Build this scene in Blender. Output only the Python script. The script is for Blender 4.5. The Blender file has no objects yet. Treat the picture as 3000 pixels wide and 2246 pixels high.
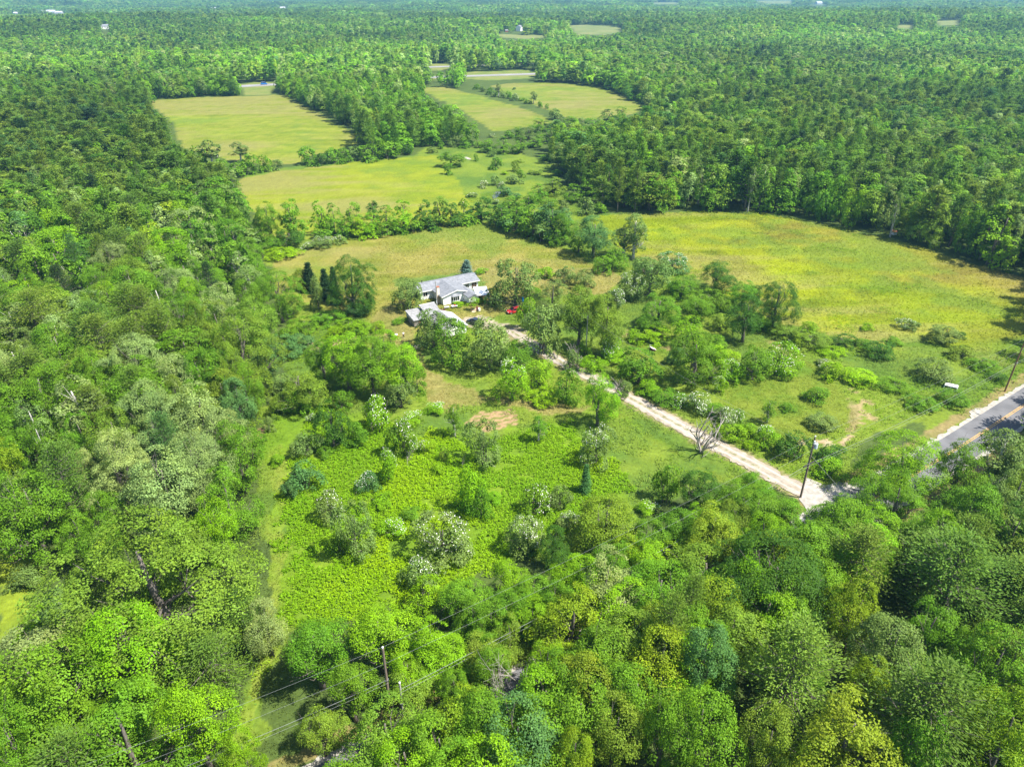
import bpy, math, random
import numpy as np
from mathutils import Vector, Matrix

# ------------------------------------------------------------------ camera, sky, sun, exposure
scn = bpy.context.scene
COL = scn.collection
HCAM, FPX = 75.0, 2100.0
HAZE = 1.2e-4
PITCH = math.atan((1123 + 40) / FPX)
cam_d = bpy.data.cameras.new('camera')
cam_d.sensor_width = 36.0
cam_d.lens = 36.0 * FPX / 3000.0
cam_d.clip_start = 0.5
cam_d.clip_end = 20000
cam = bpy.data.objects.new('camera', cam_d)
cam.location = (0, 0, HCAM)
cam.rotation_euler = (math.pi / 2 - PITCH, 0, 0)
COL.objects.link(cam)
scn.camera = cam

SUN_EL, SUN_AZ = math.radians(57), math.atan2(0.95, -0.30)      # azimuth clockwise from +Y
world = bpy.data.worlds.new('World')
scn.world = world
world.use_nodes = True
wn = world.node_tree
bg = wn.nodes['Background']
sky = wn.nodes.new('ShaderNodeTexSky')
sky.sky_type = 'NISHITA'
sky.sun_disc = False
sky.sun_elevation = SUN_EL
sky.sun_rotation = SUN_AZ
wn.links.new(sky.outputs[0], bg.inputs[0])
bg.inputs[1].default_value = 0.1
sun_d = bpy.data.lights.new('sun', 'SUN')
sun_d.energy = 4.9
sun_d.angle = math.radians(0.5)
sun_d.color = (1.0, 0.95, 0.87)
sun = bpy.data.objects.new('sun', sun_d)
SUNV = Vector((math.sin(SUN_AZ) * math.cos(SUN_EL), math.cos(SUN_AZ) * math.cos(SUN_EL), math.sin(SUN_EL)))
sun.rotation_euler = SUNV.to_track_quat('Z', 'Y').to_euler()
sun.location = (300, -100, 400)
COL.objects.link(sun)
vs = scn.view_settings
vs.view_transform = 'Standard'
vs.look = 'None'
vs.exposure = 1.12
vs.gamma = 1.0
vs.use_curve_mapping = False
cy = scn.cycles
cy.max_bounces = 6
cy.diffuse_bounces = 3
cy.transmission_bounces = 4
cy.glossy_bounces = 2
cy.volume_bounces = 0
cy.transparent_max_bounces = 4
cy.use_denoising = True
cy.denoiser = 'OPENIMAGEDENOISE'
cy.denoising_input_passes = 'RGB_ALBEDO_NORMAL'
cy.denoising_prefilter = 'ACCURATE'
cy.caustics_reflective = cy.caustics_refractive = False

RNG = np.random.default_rng(7)
random.seed(7)

# ------------------------------------------------------------------ picture <-> ground
CP, SP = math.cos(PITCH), math.sin(PITCH)
def un(u, v, z=0.0):
    x = (u - 1500) / FPX; y = -(v - 1123) / FPX
    t = (z - HCAM) / (-SP + y * CP)
    return x * t, (CP + y * SP) * t
def pr(X, Y, Z):
    dz = Z - HCAM
    dep = Y * CP - dz * SP
    up = Y * SP + dz * CP
    dep = np.maximum(dep, 1e-3) if isinstance(dep, np.ndarray) else dep
    return 1500 + FPX * X / dep, 1123 - FPX * up / dep
def depth(X, Y, Z=0.0):
    return Y * CP - (Z - HCAM) * SP
def top_z(Y, v):
    k = (1123 - v) / FPX
    return HCAM + Y * (k * CP - SP) / (CP + k * SP)
REG = {'A': (700, 500, 1.8433), 'B': (1700, 500, 1.7015), 'C': (700, 1100, 2.212), 'D': (1500, 1000, 2.0109),
       'E': (1000, 1600, 2.212), 'G': (2000, 1200, 1.583), 'H': (0, 1250, 1.663), 'L': (0, 500, 2.07),
       'T': (0, 0, 2.212), 'U': (1000, 0, 2.212), 'V': (2000, 0, 2.212), 'W': (1240, 380, 2.271), 'X': (1200, 160, 4.424), 'S': (0, 0, 0.73735),
       'P': (0, 0, 1.0), 'Z': (1200, 740, 8.716), 'Y': (1180, 870, 8.716), 'Q': (1350, 840, 8.716), 'R': (880, 930, 6.32)}
def px(r, x, y):
    a, b, s = REG[r]
    return a + x / s, b + y / s

# noise ------------------------------------------------------------
_LAT = np.random.default_rng(3).random((256, 256))
def vnoise(x, y):
    x = np.asarray(x, float); y = np.asarray(y, float)
    xi = np.floor(x).astype(int); yi = np.floor(y).astype(int)
    fx = x - xi; fy = y - yi
    fx = fx * fx * (3 - 2 * fx); fy = fy * fy * (3 - 2 * fy)
    a = _LAT[xi & 255, yi & 255]; b = _LAT[(xi + 1) & 255, yi & 255]
    c = _LAT[xi & 255, (yi + 1) & 255]; d = _LAT[(xi + 1) & 255, (yi + 1) & 255]
    return (a * (1 - fx) + b * fx) * (1 - fy) + (c * (1 - fx) + d * fx) * fy
def fbm(x, y, o=4):
    s = 0; a = .5; t = 0
    for k in range(o):
        s = s + a * vnoise(x * 2 ** k + 17.3 * k, y * 2 ** k - 9.1 * k); t += a; a *= .55
    return s / t
def terrain(x, y):
    r = np.hypot(x, y)
    w = np.clip((r - 700) / 900, 0, 1); w = w * w * (3 - 2 * w)
    big = (fbm(x / 900.0 + 5.2, y / 700.0 + 1.7, 3) - .5) * 46
    mid = (fbm(x / 260.0 + 40.2, y / 260.0 + 31.7, 2) - .5) * 12
    return w * (big + mid)
def pip(poly, u, v):
    u = np.asarray(u, float); v = np.asarray(v, float)
    res = np.zeros(u.shape, bool)
    n = len(poly); j = n - 1
    for i in range(n):
        xi, yi = poly[i]; xj, yj = poly[j]
        if yi != yj:
            c = ((yi > v) != (yj > v)) & (u < (xj - xi) * (v - yi) / (yj - yi) + xi)
            res ^= c
        j = i
    return res
def P(r, *pts):
    return [px(r, x, y) for x, y in pts]

# clearings as the photograph shows them
MEADOW = P('S', (515, 385), (560, 372), (650, 355), (780, 348), (900, 335), (920, 318), (1000, 320), (1060, 322), (1120, 332), (1180, 348), (1200, 380), (1230, 430),
           (1300, 458), (1400, 462), (1560, 457), (1660, 461), (1800, 489), (1920, 514), (2000, 538), (2100, 570), (2230, 608), (2230, 915), (2130, 940), (2110, 970), (2060, 950),
           (2020, 962), (1990, 900), (1900, 925), (1860, 960), (1850, 1040), (1840, 1100), (1760, 1110), (1720, 1080), (1600, 1050), (1540, 1040), (1420, 1090), (1390, 1120),
           (1390, 1180), (1200, 1235), (1050, 1225), (960, 1290), (880, 1330), (800, 1290), (700, 1290), (640, 1380), (612, 1450), (590, 1520), (600, 1600), (560, 1670), (500, 1670),
           (540, 1600), (560, 1500), (590, 1440), (600, 1330), (590, 1250), (545, 1150), (540, 1050), (550, 960), (555, 900), (600, 860), (630, 800), (600, 740), (630, 690),
           (590, 640), (570, 610), (578, 590), (560, 540), (556, 470), (540, 440))
F1 = P('S', (318, 218), (430, 210), (560, 207), (612, 204), (640, 222), (700, 250), (768, 292), (774, 312), (660, 340), (640, 352), (570, 357), (500, 350), (440, 330), (395, 317), (370, 262))
F2 = P('S', (515, 385), (620, 368), (760, 350), (940, 336), (960, 345), (980, 378), (1000, 420), (1040, 470), (900, 500), (700, 520), (570, 520), (545, 450), (525, 420))
F3 = P('S', (560, 600), (600, 552), (740, 520), (870, 495), (1040, 478), (1090, 485), (1130, 510), (1210, 530), (1260, 560), (1350, 598), (1320, 640), (1150, 640), (1060, 690), (860, 720), (780, 690), (680, 660), (590, 650))
F4 = P('S', (905, 190), (960, 188), (1030, 205), (1100, 225), (1170, 250), (1202, 268), (1140, 275), (1075, 287), (1045, 268), (990, 235), (930, 205))
F5 = P('S', (1058, 185), (1100, 180), (1200, 179), (1300, 190), (1400, 235), (1350, 250), (1260, 262), (1210, 252), (1150, 225), (1090, 200))
F6 = P('S', (1240, 465), (1400, 462), (1560, 457), (1660, 461), (1800, 489), (1920, 514), (2000, 538), (2100, 570), (2230, 608), (2230, 800), (1950, 760), (1700, 700), (1500, 600), (1340, 540))
STRIPS = P('S', (520, 880), (600, 880), (640, 1100), (640, 1300), (640, 1450), (620, 1670), (470, 1670), (520, 1300), (530, 1100))
FERN = P('C', (60, 420), (240, 300), (520, 200), (900, 330), (1180, 380), (1440, 420), (1700, 420), (1900, 360), (2060, 300), (2250, 420), (2480, 640), (2560, 760), (2420, 830), (2250, 860), (1750, 1250), (1050, 1520), (700, 1570), (420, 1660), (310, 1620), (275, 1300), (290, 1000), (200, 640))
F8 = [(1668, 75), (1720, 73), (1790, 76), (1824, 84), (1812, 97), (1770, 103), (1690, 101)]
F9 = [(1455, 100), (1540, 103), (1610, 105), (1600, 112), (1540, 114), (1470, 111)]
F10 = [(2630, 73), (2673, 74), (2673, 85), (2632, 85)]
F11 = [(2746, 62), (2813, 60), (2813, 74), (2748, 75)]
F12 = [(2205, 2), (2320, 2), (2320, 11), (2250, 11)]
F13 = [(1915, 8), (1985, 7), (1985, 13), (1918, 13)]
HW1 = [(700, 262), (712, 258), (712, 281), (796, 278), (802, 255), (800, 243), (760, 240), (700, 250)]
HW2 = [(1370, 212), (1555, 205), (1557, 230), (1440, 236), (1370, 232)]
HW3 = [(1262, 188), (1310, 188), (1308, 206), (1265, 208)]
HW4 = [(322, 262), (342, 260), (342, 276), (322, 277)]
LEFTGAP = P('H', (-40, 560), (60, 580), (140, 640), (150, 760), (110, 840), (60, 1000), (-40, 1060))
OPEN = [MEADOW, F1, F4, F5, F8, F9, F10, F11, F12, F13, HW1, HW2, HW3, HW4, LEFTGAP]
ROADC = [(170, 173), (140, 151.3), (104.8, 126.2), (85.3, 112.3), (55, 91.9), (20, 69), (-3, 55.2), (-30, 40), (-75, 16)]
HWA = [(-520, 500), (-327, 612), (-248, 651), (-208, 673), (-140, 704), (-52, 738), (18, 759), (68, 775), (160, 800), (300, 830)]
HWB = [(-460, 620), (-265, 744), (-174, 792), (-86, 838), (-70, 843), (0, 875), (120, 915), (280, 955)]
def seg_dist(pts, X, Y):
    d = np.full(np.shape(X), 1e9)
    for (ax, ay), (bx, by) in zip(pts[:-1], pts[1:]):
        L2 = (bx - ax) ** 2 + (by - ay) ** 2
        t = np.clip(((X - ax) * (bx - ax) + (Y - ay) * (by - ay)) / L2, 0, 1)
        d = np.minimum(d, np.hypot(X - ax - t * (bx - ax), Y - ay - t * (by - ay)))
    return d

# ------------------------------------------------------------------ helpers
def tag(o, label=None, cat=None, group=None, kind=None):
    if label: o['label'] = label
    if cat: o['category'] = cat
    if group: o['group'] = group
    if kind: o['kind'] = kind
    return o
def link(name, me, parent=None, loc=(0, 0, 0), rot=(0, 0, 0)):
    o = bpy.data.objects.new(name, me)
    COL.objects.link(o)
    o.location = loc; o.rotation_euler = rot
    if parent is not None: o.parent = parent
    return o
def empty(name, loc=(0, 0, 0), rz=0.0, **k):
    o = link(name, None, None, loc, (0, 0, rz))
    o.empty_display_size = .3
    return tag(o, **k)
def np_mesh(name, V, Q, mat, smooth=False, attrs=None):
    """V (n,3); Q (m,4) or (m,3) ints"""
    me = bpy.data.meshes.new(name)
    V = np.asarray(V, np.float32); Q = np.asarray(Q, np.int32)
    m, k = Q.shape
    me.vertices.add(len(V)); me.vertices.foreach_set('co', V.ravel())
    me.loops.add(m * k); me.loops.foreach_set('vertex_index', Q.ravel())
    me.polygons.add(m)
    me.polygons.foreach_set('loop_start', np.arange(0, m * k, k, dtype=np.int32))
    me.polygons.foreach_set('loop_total', np.full(m, k, np.int32))
    if smooth: me.polygons.foreach_set('use_smooth', np.ones(m, bool))
    for nm, (dom, typ, data) in (attrs or {}).items():
        a = me.attributes.new(nm, typ, dom)
        a.data.foreach_set('color' if typ == 'FLOAT_COLOR' else ('vector' if typ == 'FLOAT_VECTOR' else 'value'), np.asarray(data, np.float32).ravel())
    me.update(calc_edges=True)
    if mat is not None: me.materials.append(mat)
    return me
class MB:
    """collects simple shapes into one mesh"""
    def __init__(s): s.v = []; s.f = []
    def add(s, vs, fs):
        o = len(s.v); s.v += [tuple(p) for p in vs]; s.f += [tuple(i + o for i in f) for f in fs]; return s
    def box(s, x0, x1, y0, y1, z0, z1):
        return s.add([(x0, y0, z0), (x1, y0, z0), (x1, y1, z0), (x0, y1, z0), (x0, y0, z1), (x1, y0, z1), (x1, y1, z1), (x0, y1, z1)],
                     [(3, 2, 1, 0), (4, 5, 6, 7), (0, 1, 5, 4), (1, 2, 6, 5), (2, 3, 7, 6), (3, 0, 4, 7)])
    def slab(s, quad, t):
        q = [Vector(p) for p in quad]; n = (q[1] - q[0]).cross(q[2] - q[0]).normalized() * t
        k = len(q)
        return s.add(q + [p + n for p in q], [tuple(range(k))[::-1], tuple(range(k, 2 * k))] + [(i, (i + 1) % k, k + (i + 1) % k, k + i) for i in range(k)])
    def prism(s, prof, a, b, axis='y'):
        """profile of (p,z) extruded along an axis from a to b"""
        k = len(prof)
        mk = (lambda p, t: (p[0], t, p[1])) if axis == 'y' else (lambda p, t: (t, p[0], p[1]))
        vs = [mk(p, a) for p in prof] + [mk(p, b) for p in prof]
        return s.add(vs, [tuple(range(k)), tuple(range(2 * k - 1, k - 1, -1))] + [(i, k + i, k + (i + 1) % k, (i + 1) % k) for i in range(k)])
    def tube(s, pts, rads, n=6, cap=True):
        o = len(s.v); pts = [Vector(p) for p in pts]
        for i, p in enumerate(pts):
            d = (pts[min(i + 1, len(pts) - 1)] - pts[max(i - 1, 0)])
            d = d.normalized() if d.length > 1e-9 else Vector((0, 0, 1))
            a = d.cross(Vector((0, 0, 1)) if abs(d.z) < .9 else Vector((1, 0, 0))).normalized(); b = d.cross(a)
            for k in range(n):
                t = 2 * math.pi * k / n
                s.v.append(tuple(p + (a * math.cos(t) + b * math.sin(t)) * rads[i]))
        for i in range(len(pts) - 1):
            for k in range(n):
                s.f.append((o + i * n + k, o + i * n + (k + 1) % n, o + (i + 1) * n + (k + 1) % n, o + (i + 1) * n + k))
        if cap:
            s.f.append(tuple(o + k for k in range(n))[::-1])
            s.f.append(tuple(o + (len(pts) - 1) * n + k for k in range(n)))
        return s
    def mesh(s, name, mat, smooth=False):
        me = bpy.data.meshes.new(name); me.from_pydata(s.v, [], s.f)
        if smooth: me.polygons.foreach_set('use_smooth', [True] * len(me.polygons))
        me.materials.append(mat); me.update(); return me
    def obj(s, name, mat, parent=None, loc=(0, 0, 0), rot=(0, 0, 0), smooth=False):
        return link(name, s.mesh(name, mat, smooth), parent, loc, rot)

# ------------------------------------------------------------------ materials
def base_mat(name, col, rough=.8, spec=.3, metal=0.0):
    m = bpy.data.materials.new(name); m.use_nodes = True
    b = m.node_tree.nodes['Principled BSDF']
    b.inputs['Base Color'].default_value = (*col, 1); b.inputs['Roughness'].default_value = rough
    b.inputs['Specular IOR Level'].default_value = spec; b.inputs['Metallic'].default_value = metal
    return m
def noisy(name, c1, c2, scale=4, rough=.85, detail=5, stretch=(1, 1, 1), bump=0.0, spec=.25, lo=.35, hi=.65):
    m = base_mat(name, c1, rough, spec); t = m.node_tree; n = t.nodes; b = n['Principled BSDF']
    tc = n.new('ShaderNodeTexCoord'); mp = n.new('ShaderNodeMapping'); mp.inputs['Scale'].default_value = stretch
    nz = n.new('ShaderNodeTexNoise'); nz.inputs['Scale'].default_value = scale; nz.inputs['Detail'].default_value = detail
    r = n.new('ShaderNodeValToRGB'); r.color_ramp.elements[0].position = lo; r.color_ramp.elements[1].position = hi
    r.color_ramp.elements[0].color = (*c1, 1); r.color_ramp.elements[1].color = (*c2, 1)
    L = t.links.new
    L(tc.outputs['Object'], mp.inputs[0]); L(mp.outputs[0], nz.inputs['Vector']); L(nz.outputs['Fac'], r.inputs[0]); L(r.outputs[0], b.inputs['Base Color'])
    if bump:
        bp = n.new('ShaderNodeBump'); bp.inputs['Strength'].default_value = bump; bp.inputs['Distance'].default_value = .05
        L(nz.outputs['Fac'], bp.inputs['Height']); L(bp.outputs[0], b.inputs['Normal'])
    return m
def leaf_mat(name, transl=.3, sheen=.35, gloss_rough=.5):
    """leaf colour = the plant's own tint x the leaf's own value; a little light passes through"""
    m = bpy.data.materials.new(name); m.use_nodes = True; t = m.node_tree; n = t.nodes; L = t.links.new
    for x in list(n): n.remove(x)
    out = n.new('ShaderNodeOutputMaterial')
    at = n.new('ShaderNodeAttribute'); at.attribute_type = 'INSTANCER'; at.attribute_name = 'tint'
    lv = n.new('ShaderNodeAttribute'); lv.attribute_name = 'lv'
    lh = n.new('ShaderNodeAttribute'); lh.attribute_name = 'lh'
    mul = n.new('ShaderNodeVectorMath'); mul.operation = 'SCALE'
    L(at.outputs['Color'], mul.inputs[0]); L(lv.outputs['Fac'], mul.inputs['Scale'])
    mix = n.new('ShaderNodeMix'); mix.data_type = 'RGBA'; mix.blend_type = 'MULTIPLY'
    mix.inputs['B'].default_value = (1.22, 1.07, .75, 1)
    L(lh.outputs['Fac'], mix.inputs['Factor']); L(mul.outputs[0], mix.inputs['A'])
    b = n.new('ShaderNodeBsdfPrincipled'); b.inputs['Roughness'].default_value = gloss_rough; b.inputs['Specular IOR Level'].default_value = sheen
    tr = n.new('ShaderNodeBsdfTranslucent')
    tm = n.new('ShaderNodeMix'); tm.data_type = 'RGBA'; tm.blend_type = 'MULTIPLY'; tm.inputs['Factor'].default_value = 1; tm.inputs['B'].default_value = (1.35, 1.35, .45, 1)
    L(mix.outputs['Result'], tm.inputs['A']); L(tm.outputs['Result'], tr.inputs['Color'])
    L(mix.outputs['Result'], b.inputs['Base Color'])
    ms = n.new('ShaderNodeMixShader'); ms.inputs[0].default_value = transl
    L(b.outputs[0], ms.inputs[1]); L(tr.outputs[0], ms.inputs[2]); L(ms.outputs[0], out.inputs[0])
    return m
LEAF = leaf_mat('leaf', .25, .1)
NEEDLE = leaf_mat('needle', .28, .08)
FROND = leaf_mat('frond', .4, .2)
BARK = noisy('bark', (.09, .075, .06), (.2, .18, .155), 3, .95, 6, (3, 3, .6))
BIRCHBARK = noisy('pale_bark', (.3, .28, .25), (.55, .53, .5), 3, .9, 5, (1, 1, 3))
TWIG = noisy('dead_wood', (.24, .21, .18), (.46, .42, .38), 2, .95, 5)
PETAL = base_mat('petal', (.8, .79, .72), .7, .2)

# ------------------------------------------------------------------ plants
def nrm(a): return a / np.maximum(np.linalg.norm(a, axis=-1, keepdims=True), 1e-9)
def cards(Pn, N, size, rng, asp=.62, fold=.2):
    n = len(Pn); N = nrm(N)
    t = nrm(np.cross(N, rng.normal(size=(n, 3)))); b = np.cross(N, t)
    s = np.broadcast_to(np.asarray(size, float).reshape(-1, 1), (n, 1))
    v0 = Pn - t * s * .5; v2 = Pn + t * s * .5
    v1 = Pn + b * s * asp * .5 - N * s * fold * .5; v3 = Pn - b * s * asp * .5 - N * s * fold * .5
    V = np.stack([v0, v1, v2, v3], 1).reshape(-1, 3)
    return V, np.arange(4 * n).reshape(-1, 4)
def leaf_mesh(name, Pn, N, size, rng, lv, lh, mat, asp=.62, fold=.2, dirs=None):
    V, Q = cards(Pn, N, size, rng, asp, fold) if dirs is None else cards_dir(Pn, N, size, dirs, asp, fold)
    return np_mesh(name, V, Q, mat, False, {'lv': ('FACE', 'FLOAT', np.clip(lv, .35, 1.9)), 'lh': ('FACE', 'FLOAT', np.clip(lh, 0, 1))})
def cards_dir(Pn, N, size, T, asp, fold):
    n = len(Pn); T = nrm(T); b = nrm(np.cross(N, T)); N = np.cross(T, b)
    s = np.broadcast_to(np.asarray(size, float).reshape(-1, 1), (n, 1))
    V = np.stack([Pn - T * s * .5, Pn + b * s * asp * .5 - N * s * fold * .5, Pn + T * s * .5, Pn - b * s * asp * .5 - N * s * fold * .5], 1).reshape(-1, 3)
    return V, np.arange(4 * n).reshape(-1, 4)
def sphere_dirs(n, rng, zmin=-1.0):
    i = np.arange(n) + .5
    z = zmin + (1 - zmin) * i / n
    ph = i * 2.399963 + rng.uniform(0, 6.28)
    d = np.stack([np.sqrt(np.maximum(1 - z * z, 0)) * np.cos(ph), np.sqrt(np.maximum(1 - z * z, 0)) * np.sin(ph), z], 1)
    return nrm(d + rng.normal(0, .16, (n, 3)))
def lump(d, rng, amp=.22):
    k = rng.normal(0, 1.6, (4, 3)); p = rng.uniform(0, 6.28, 4)
    return 1 + amp * np.mean(np.sin(d @ k.T * 1.7 + p), 1) * 1.6
def trunk_mesh(name, H, zc, targets, r0, rng, mat, lean=.03, stems=1):
    mb = MB()
    for s in range(stems):
        ox, oy = (rng.normal(0, .25, 2) if stems > 1 else (0, 0))
        tx, ty = rng.normal(0, lean * H, 2) + np.array([ox, oy]) * 2
        n = 6
        pts = [(ox + tx * (i / n) ** 1.5 + rng.normal(0, .006 * H) * (i > 0), oy + ty * (i / n) ** 1.5 + rng.normal(0, .006 * H) * (i > 0), -.3 + (H * .82 + .3) * i / n) for i in range(n + 1)]
        rr = [r0 / max(stems, 1) ** .5 * (1.25 if i == 0 else 1) * (1 - .8 * i / n) for i in range(n + 1)]
        mb.tube(pts, rr, 7)
    P0 = np.array(pts)
    for T in targets:
        zf = np.clip((T[2] * .55) / (H * .82), .12, .9)
        k = zf * n; i = int(min(k, n - 1)); f = k - i
        S = P0[i] * (1 - f) + P0[i + 1] * f
        mid = S * .45 + T * .55 + np.array([0, 0, -.12 * np.linalg.norm(T - S)]) + rng.normal(0, .03 * H, 3)
        r = r0 * .42 * (1 - .6 * zf)
        mb.tube([S, S * .55 + mid * .45 + rng.normal(0, .01 * H, 3), mid, T], [r, r * .75, r * .5, r * .15], 5, False)
        for q in range(2):
            E = T + rng.normal(0, .09 * H, 3) * np.array([1, 1, .6])
            mb.tube([mid, (mid + E) / 2 + rng.normal(0, .02 * H, 3), E], [r * .4, r * .28, r * .08], 4, False)
    return mb.mesh(name, mat, True)
def broadleaf(seed, H, R, nclus, nleaf, leaf, zc=.58, hz=.44, zmin=-.55, cr=(.24, .4), hollow=.5, hue=.25, bark=None, stems=1, limbs=9, asp=.62, droop=0.0, twigs=True, lobes=7, nr=.5):
    rng = np.random.default_rng(seed)
    # the crown is a heap of lobes, one per main limb, of unequal size and height
    nl = lobes
    la = np.arange(nl) * 2.4 + rng.uniform(0, 6.28); lr = rng.uniform(.36, .6, nl)
    lo_ = np.sqrt(rng.uniform(.1, 1, nl)) * (1 - lr * .8); lo_[0] *= .2
    lz = zc + hz * rng.uniform(-.8, .5, nl) * (1.1 - .6 * lo_); lz[0] = zc + hz * (1 - lr[0] * .8)
    LC = np.stack([np.cos(la) * lo_ * R, np.sin(la) * lo_ * R, lz * H], 1)
    vz = np.clip(hz * H / R, .7, 1.5)
    w = lr ** 2 / (lr ** 2).sum(); pick = rng.choice(nl, nclus * 3, p=w)
    D = nrm(rng.normal(size=(nclus * 3, 3)) * np.array([1, 1, .9]) + np.array([0, 0, .12]))
    C = LC[pick] + D * (lr[pick] * R)[:, None] * np.array([1, 1, vz]) * rng.uniform(.72, 1.0, (nclus * 3, 1))
    q = (C[:, None, :] - LC[None]) / np.array([1, 1, vz]); inside = (np.linalg.norm(q, axis=2) < lr[None] * R * .66).any(1)
    low = C[:, 2] < H * max(.05, zc - hz * 1.02)
    keep = np.argsort(inside * 1.0 + low * 2.0 + rng.random(nclus * 3) * .3)[:nclus]
    C, D = C[keep], D[keep]
    C[:, 2] = np.clip(C[:, 2], H * .04, H * .97)
    rc = R * rng.uniform(cr[0], cr[1], nclus)
    N = nrm(D * np.array([1, 1, .7]) + np.array([0, 0, .65]))
    cv = rng.normal(1, .13, nclus); ch = np.clip(rng.normal(hue, .22, nclus), 0, 1)
    idx = np.repeat(np.arange(nclus), nleaf); n = len(idx)
    d = nrm(rng.normal(size=(n, 3))); Nn = N[idx]
    flip = np.sum(d * Nn, 1) < -.15
    d[flip] -= 2 * np.sum(d * Nn, 1)[flip][:, None] * Nn[flip]
    q = d - Nn * np.sum(d * Nn, 1)[:, None] * .45
    Pn = C[idx] + q * (rc[idx] * rng.uniform(.45, 1.12, n))[:, None]
    Pn[:, 2] -= droop * np.linalg.norm(q[:, :2], axis=1) * rc[idx]
    Pn[:, 2] = np.maximum(Pn[:, 2], .05)
    NN = .6 * d + .5 * Nn + nr * rng.normal(size=(n, 3)) + np.array([0, 0, .35])
    lv = cv[idx] * rng.normal(1, .16, n); lh = np.clip(ch[idx] + rng.normal(0, .15, n), 0, 1)
    crown = leaf_mesh('crown', Pn, NN, leaf * rng.uniform(.7, 1.3, n), rng, lv, lh, LEAF, asp)
    k = np.argsort(rng.random(nclus))[:limbs]
    tm = trunk_mesh('trunk', H, zc, C[k] * np.array([.9, .9, .97]), .02 * H + .03 * R, rng, bark or BARK, stems=stems) if twigs else None
    return dict(crown=crown, trunk=tm, H=H, R=R, clus=(C, rc, N))
def pine(seed, H, R, wh=20, nb=5, tuft=6, card=13, leaf=.5, z0=.22, hollow=.3, bark=None, twigs=True, nz=.55):
    rng = np.random.default_rng(seed); Ps = []; Ns = []; Ds = []; lv = []; lh = []; mb = MB()
    lean = rng.normal(0, .02 * H, 2)
    n = 6
    mb.tube([(lean[0] * (i / n) ** 2, lean[1] * (i / n) ** 2, -.3 + (H * .97 + .3) * i / n) for i in range(n + 1)], [.016 * H * (1.2 if i == 0 else 1) * (1 - .93 * i / n) for i in range(n + 1)], 7)
    for w in range(wh):
        t = (w + rng.uniform(-.3, .3)) / (wh - 1); t = min(max(t, 0), 1)
        z = H * (z0 + (.97 - z0) * t)
        prof = R * min(1, (.55 + t * 1.8)) * (1 - t ** 1.7) ** .8 + .03 * R
        for b in range(nb):
            L = prof * rng.uniform(.5, 1.15)
            if rng.random() < .1: continue
            az = rng.uniform(0, 6.283); up = rng.uniform(.05, .35) + .35 * t
            dr = np.array([math.cos(az), math.sin(az), 0]); base = np.array([lean[0] * t * t, lean[1] * t * t, z])
            tip = base + dr * L + np.array([0, 0, L * up + .12 * L])
            if twigs and L > .8: mb.tube([base, base * .5 + tip * .5 - np.array([0, 0, .05 * L]), tip], [.028 * L ** .6 + .02, .02 * L ** .6 + .01, .01], 4, False)
            bv = rng.normal(1, .14); bh = np.clip(rng.normal(.35, .25), 0, 1)
            m = max(2, int(tuft * (.5 + L / R * .6)))
            for k in range(m):
                f = hollow + (1.04 - hollow) * (k + rng.uniform(0, 1)) / m
                c = base * (1 - f) + tip * f + np.array([0, 0, -.06 * L * math.sin(f * 3.1)])
                side = np.array([-dr[1], dr[0], 0]) * rng.normal(0, .22 * L * f * .8)
                c = c + side + rng.normal(0, .05 * R, 3) * np.array([1, 1, .5])
                rr = (.13 + .05 * rng.random()) * R + .12
                q = rng.normal(size=(card, 3)) * np.array([rr, rr, rr * .38])
                Ps.append(c + q * .75)
                dd = nrm(q) * .6 + dr * .9 + np.array([0, 0, .45]) + rng.normal(0, .45, (card, 3))
                Ds.append(dd)
                Ns.append(np.array([0, 0, 1.0]) + rng.normal(0, nz, (card, 3)) + dr * .3)
                lv.append(np.full(card, bv) * rng.normal(1, .15, card)); lh.append(np.clip(bh + rng.normal(0, .15, card), 0, 1))
    Pn = np.concatenate(Ps); N = np.concatenate(Ns); T = np.concatenate(Ds)
    Pn[:, 2] = np.maximum(Pn[:, 2], .1)
    crown = leaf_mesh('crown', Pn, N, leaf * rng.uniform(.7, 1.3, len(Pn)), rng, np.concatenate(lv), np.concatenate(lh), NEEDLE, .34, .15, T)
    return dict(crown=crown, trunk=mb.mesh('trunk', bark or BARK, True) if twigs else None, H=H, R=R, clus=None)
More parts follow.
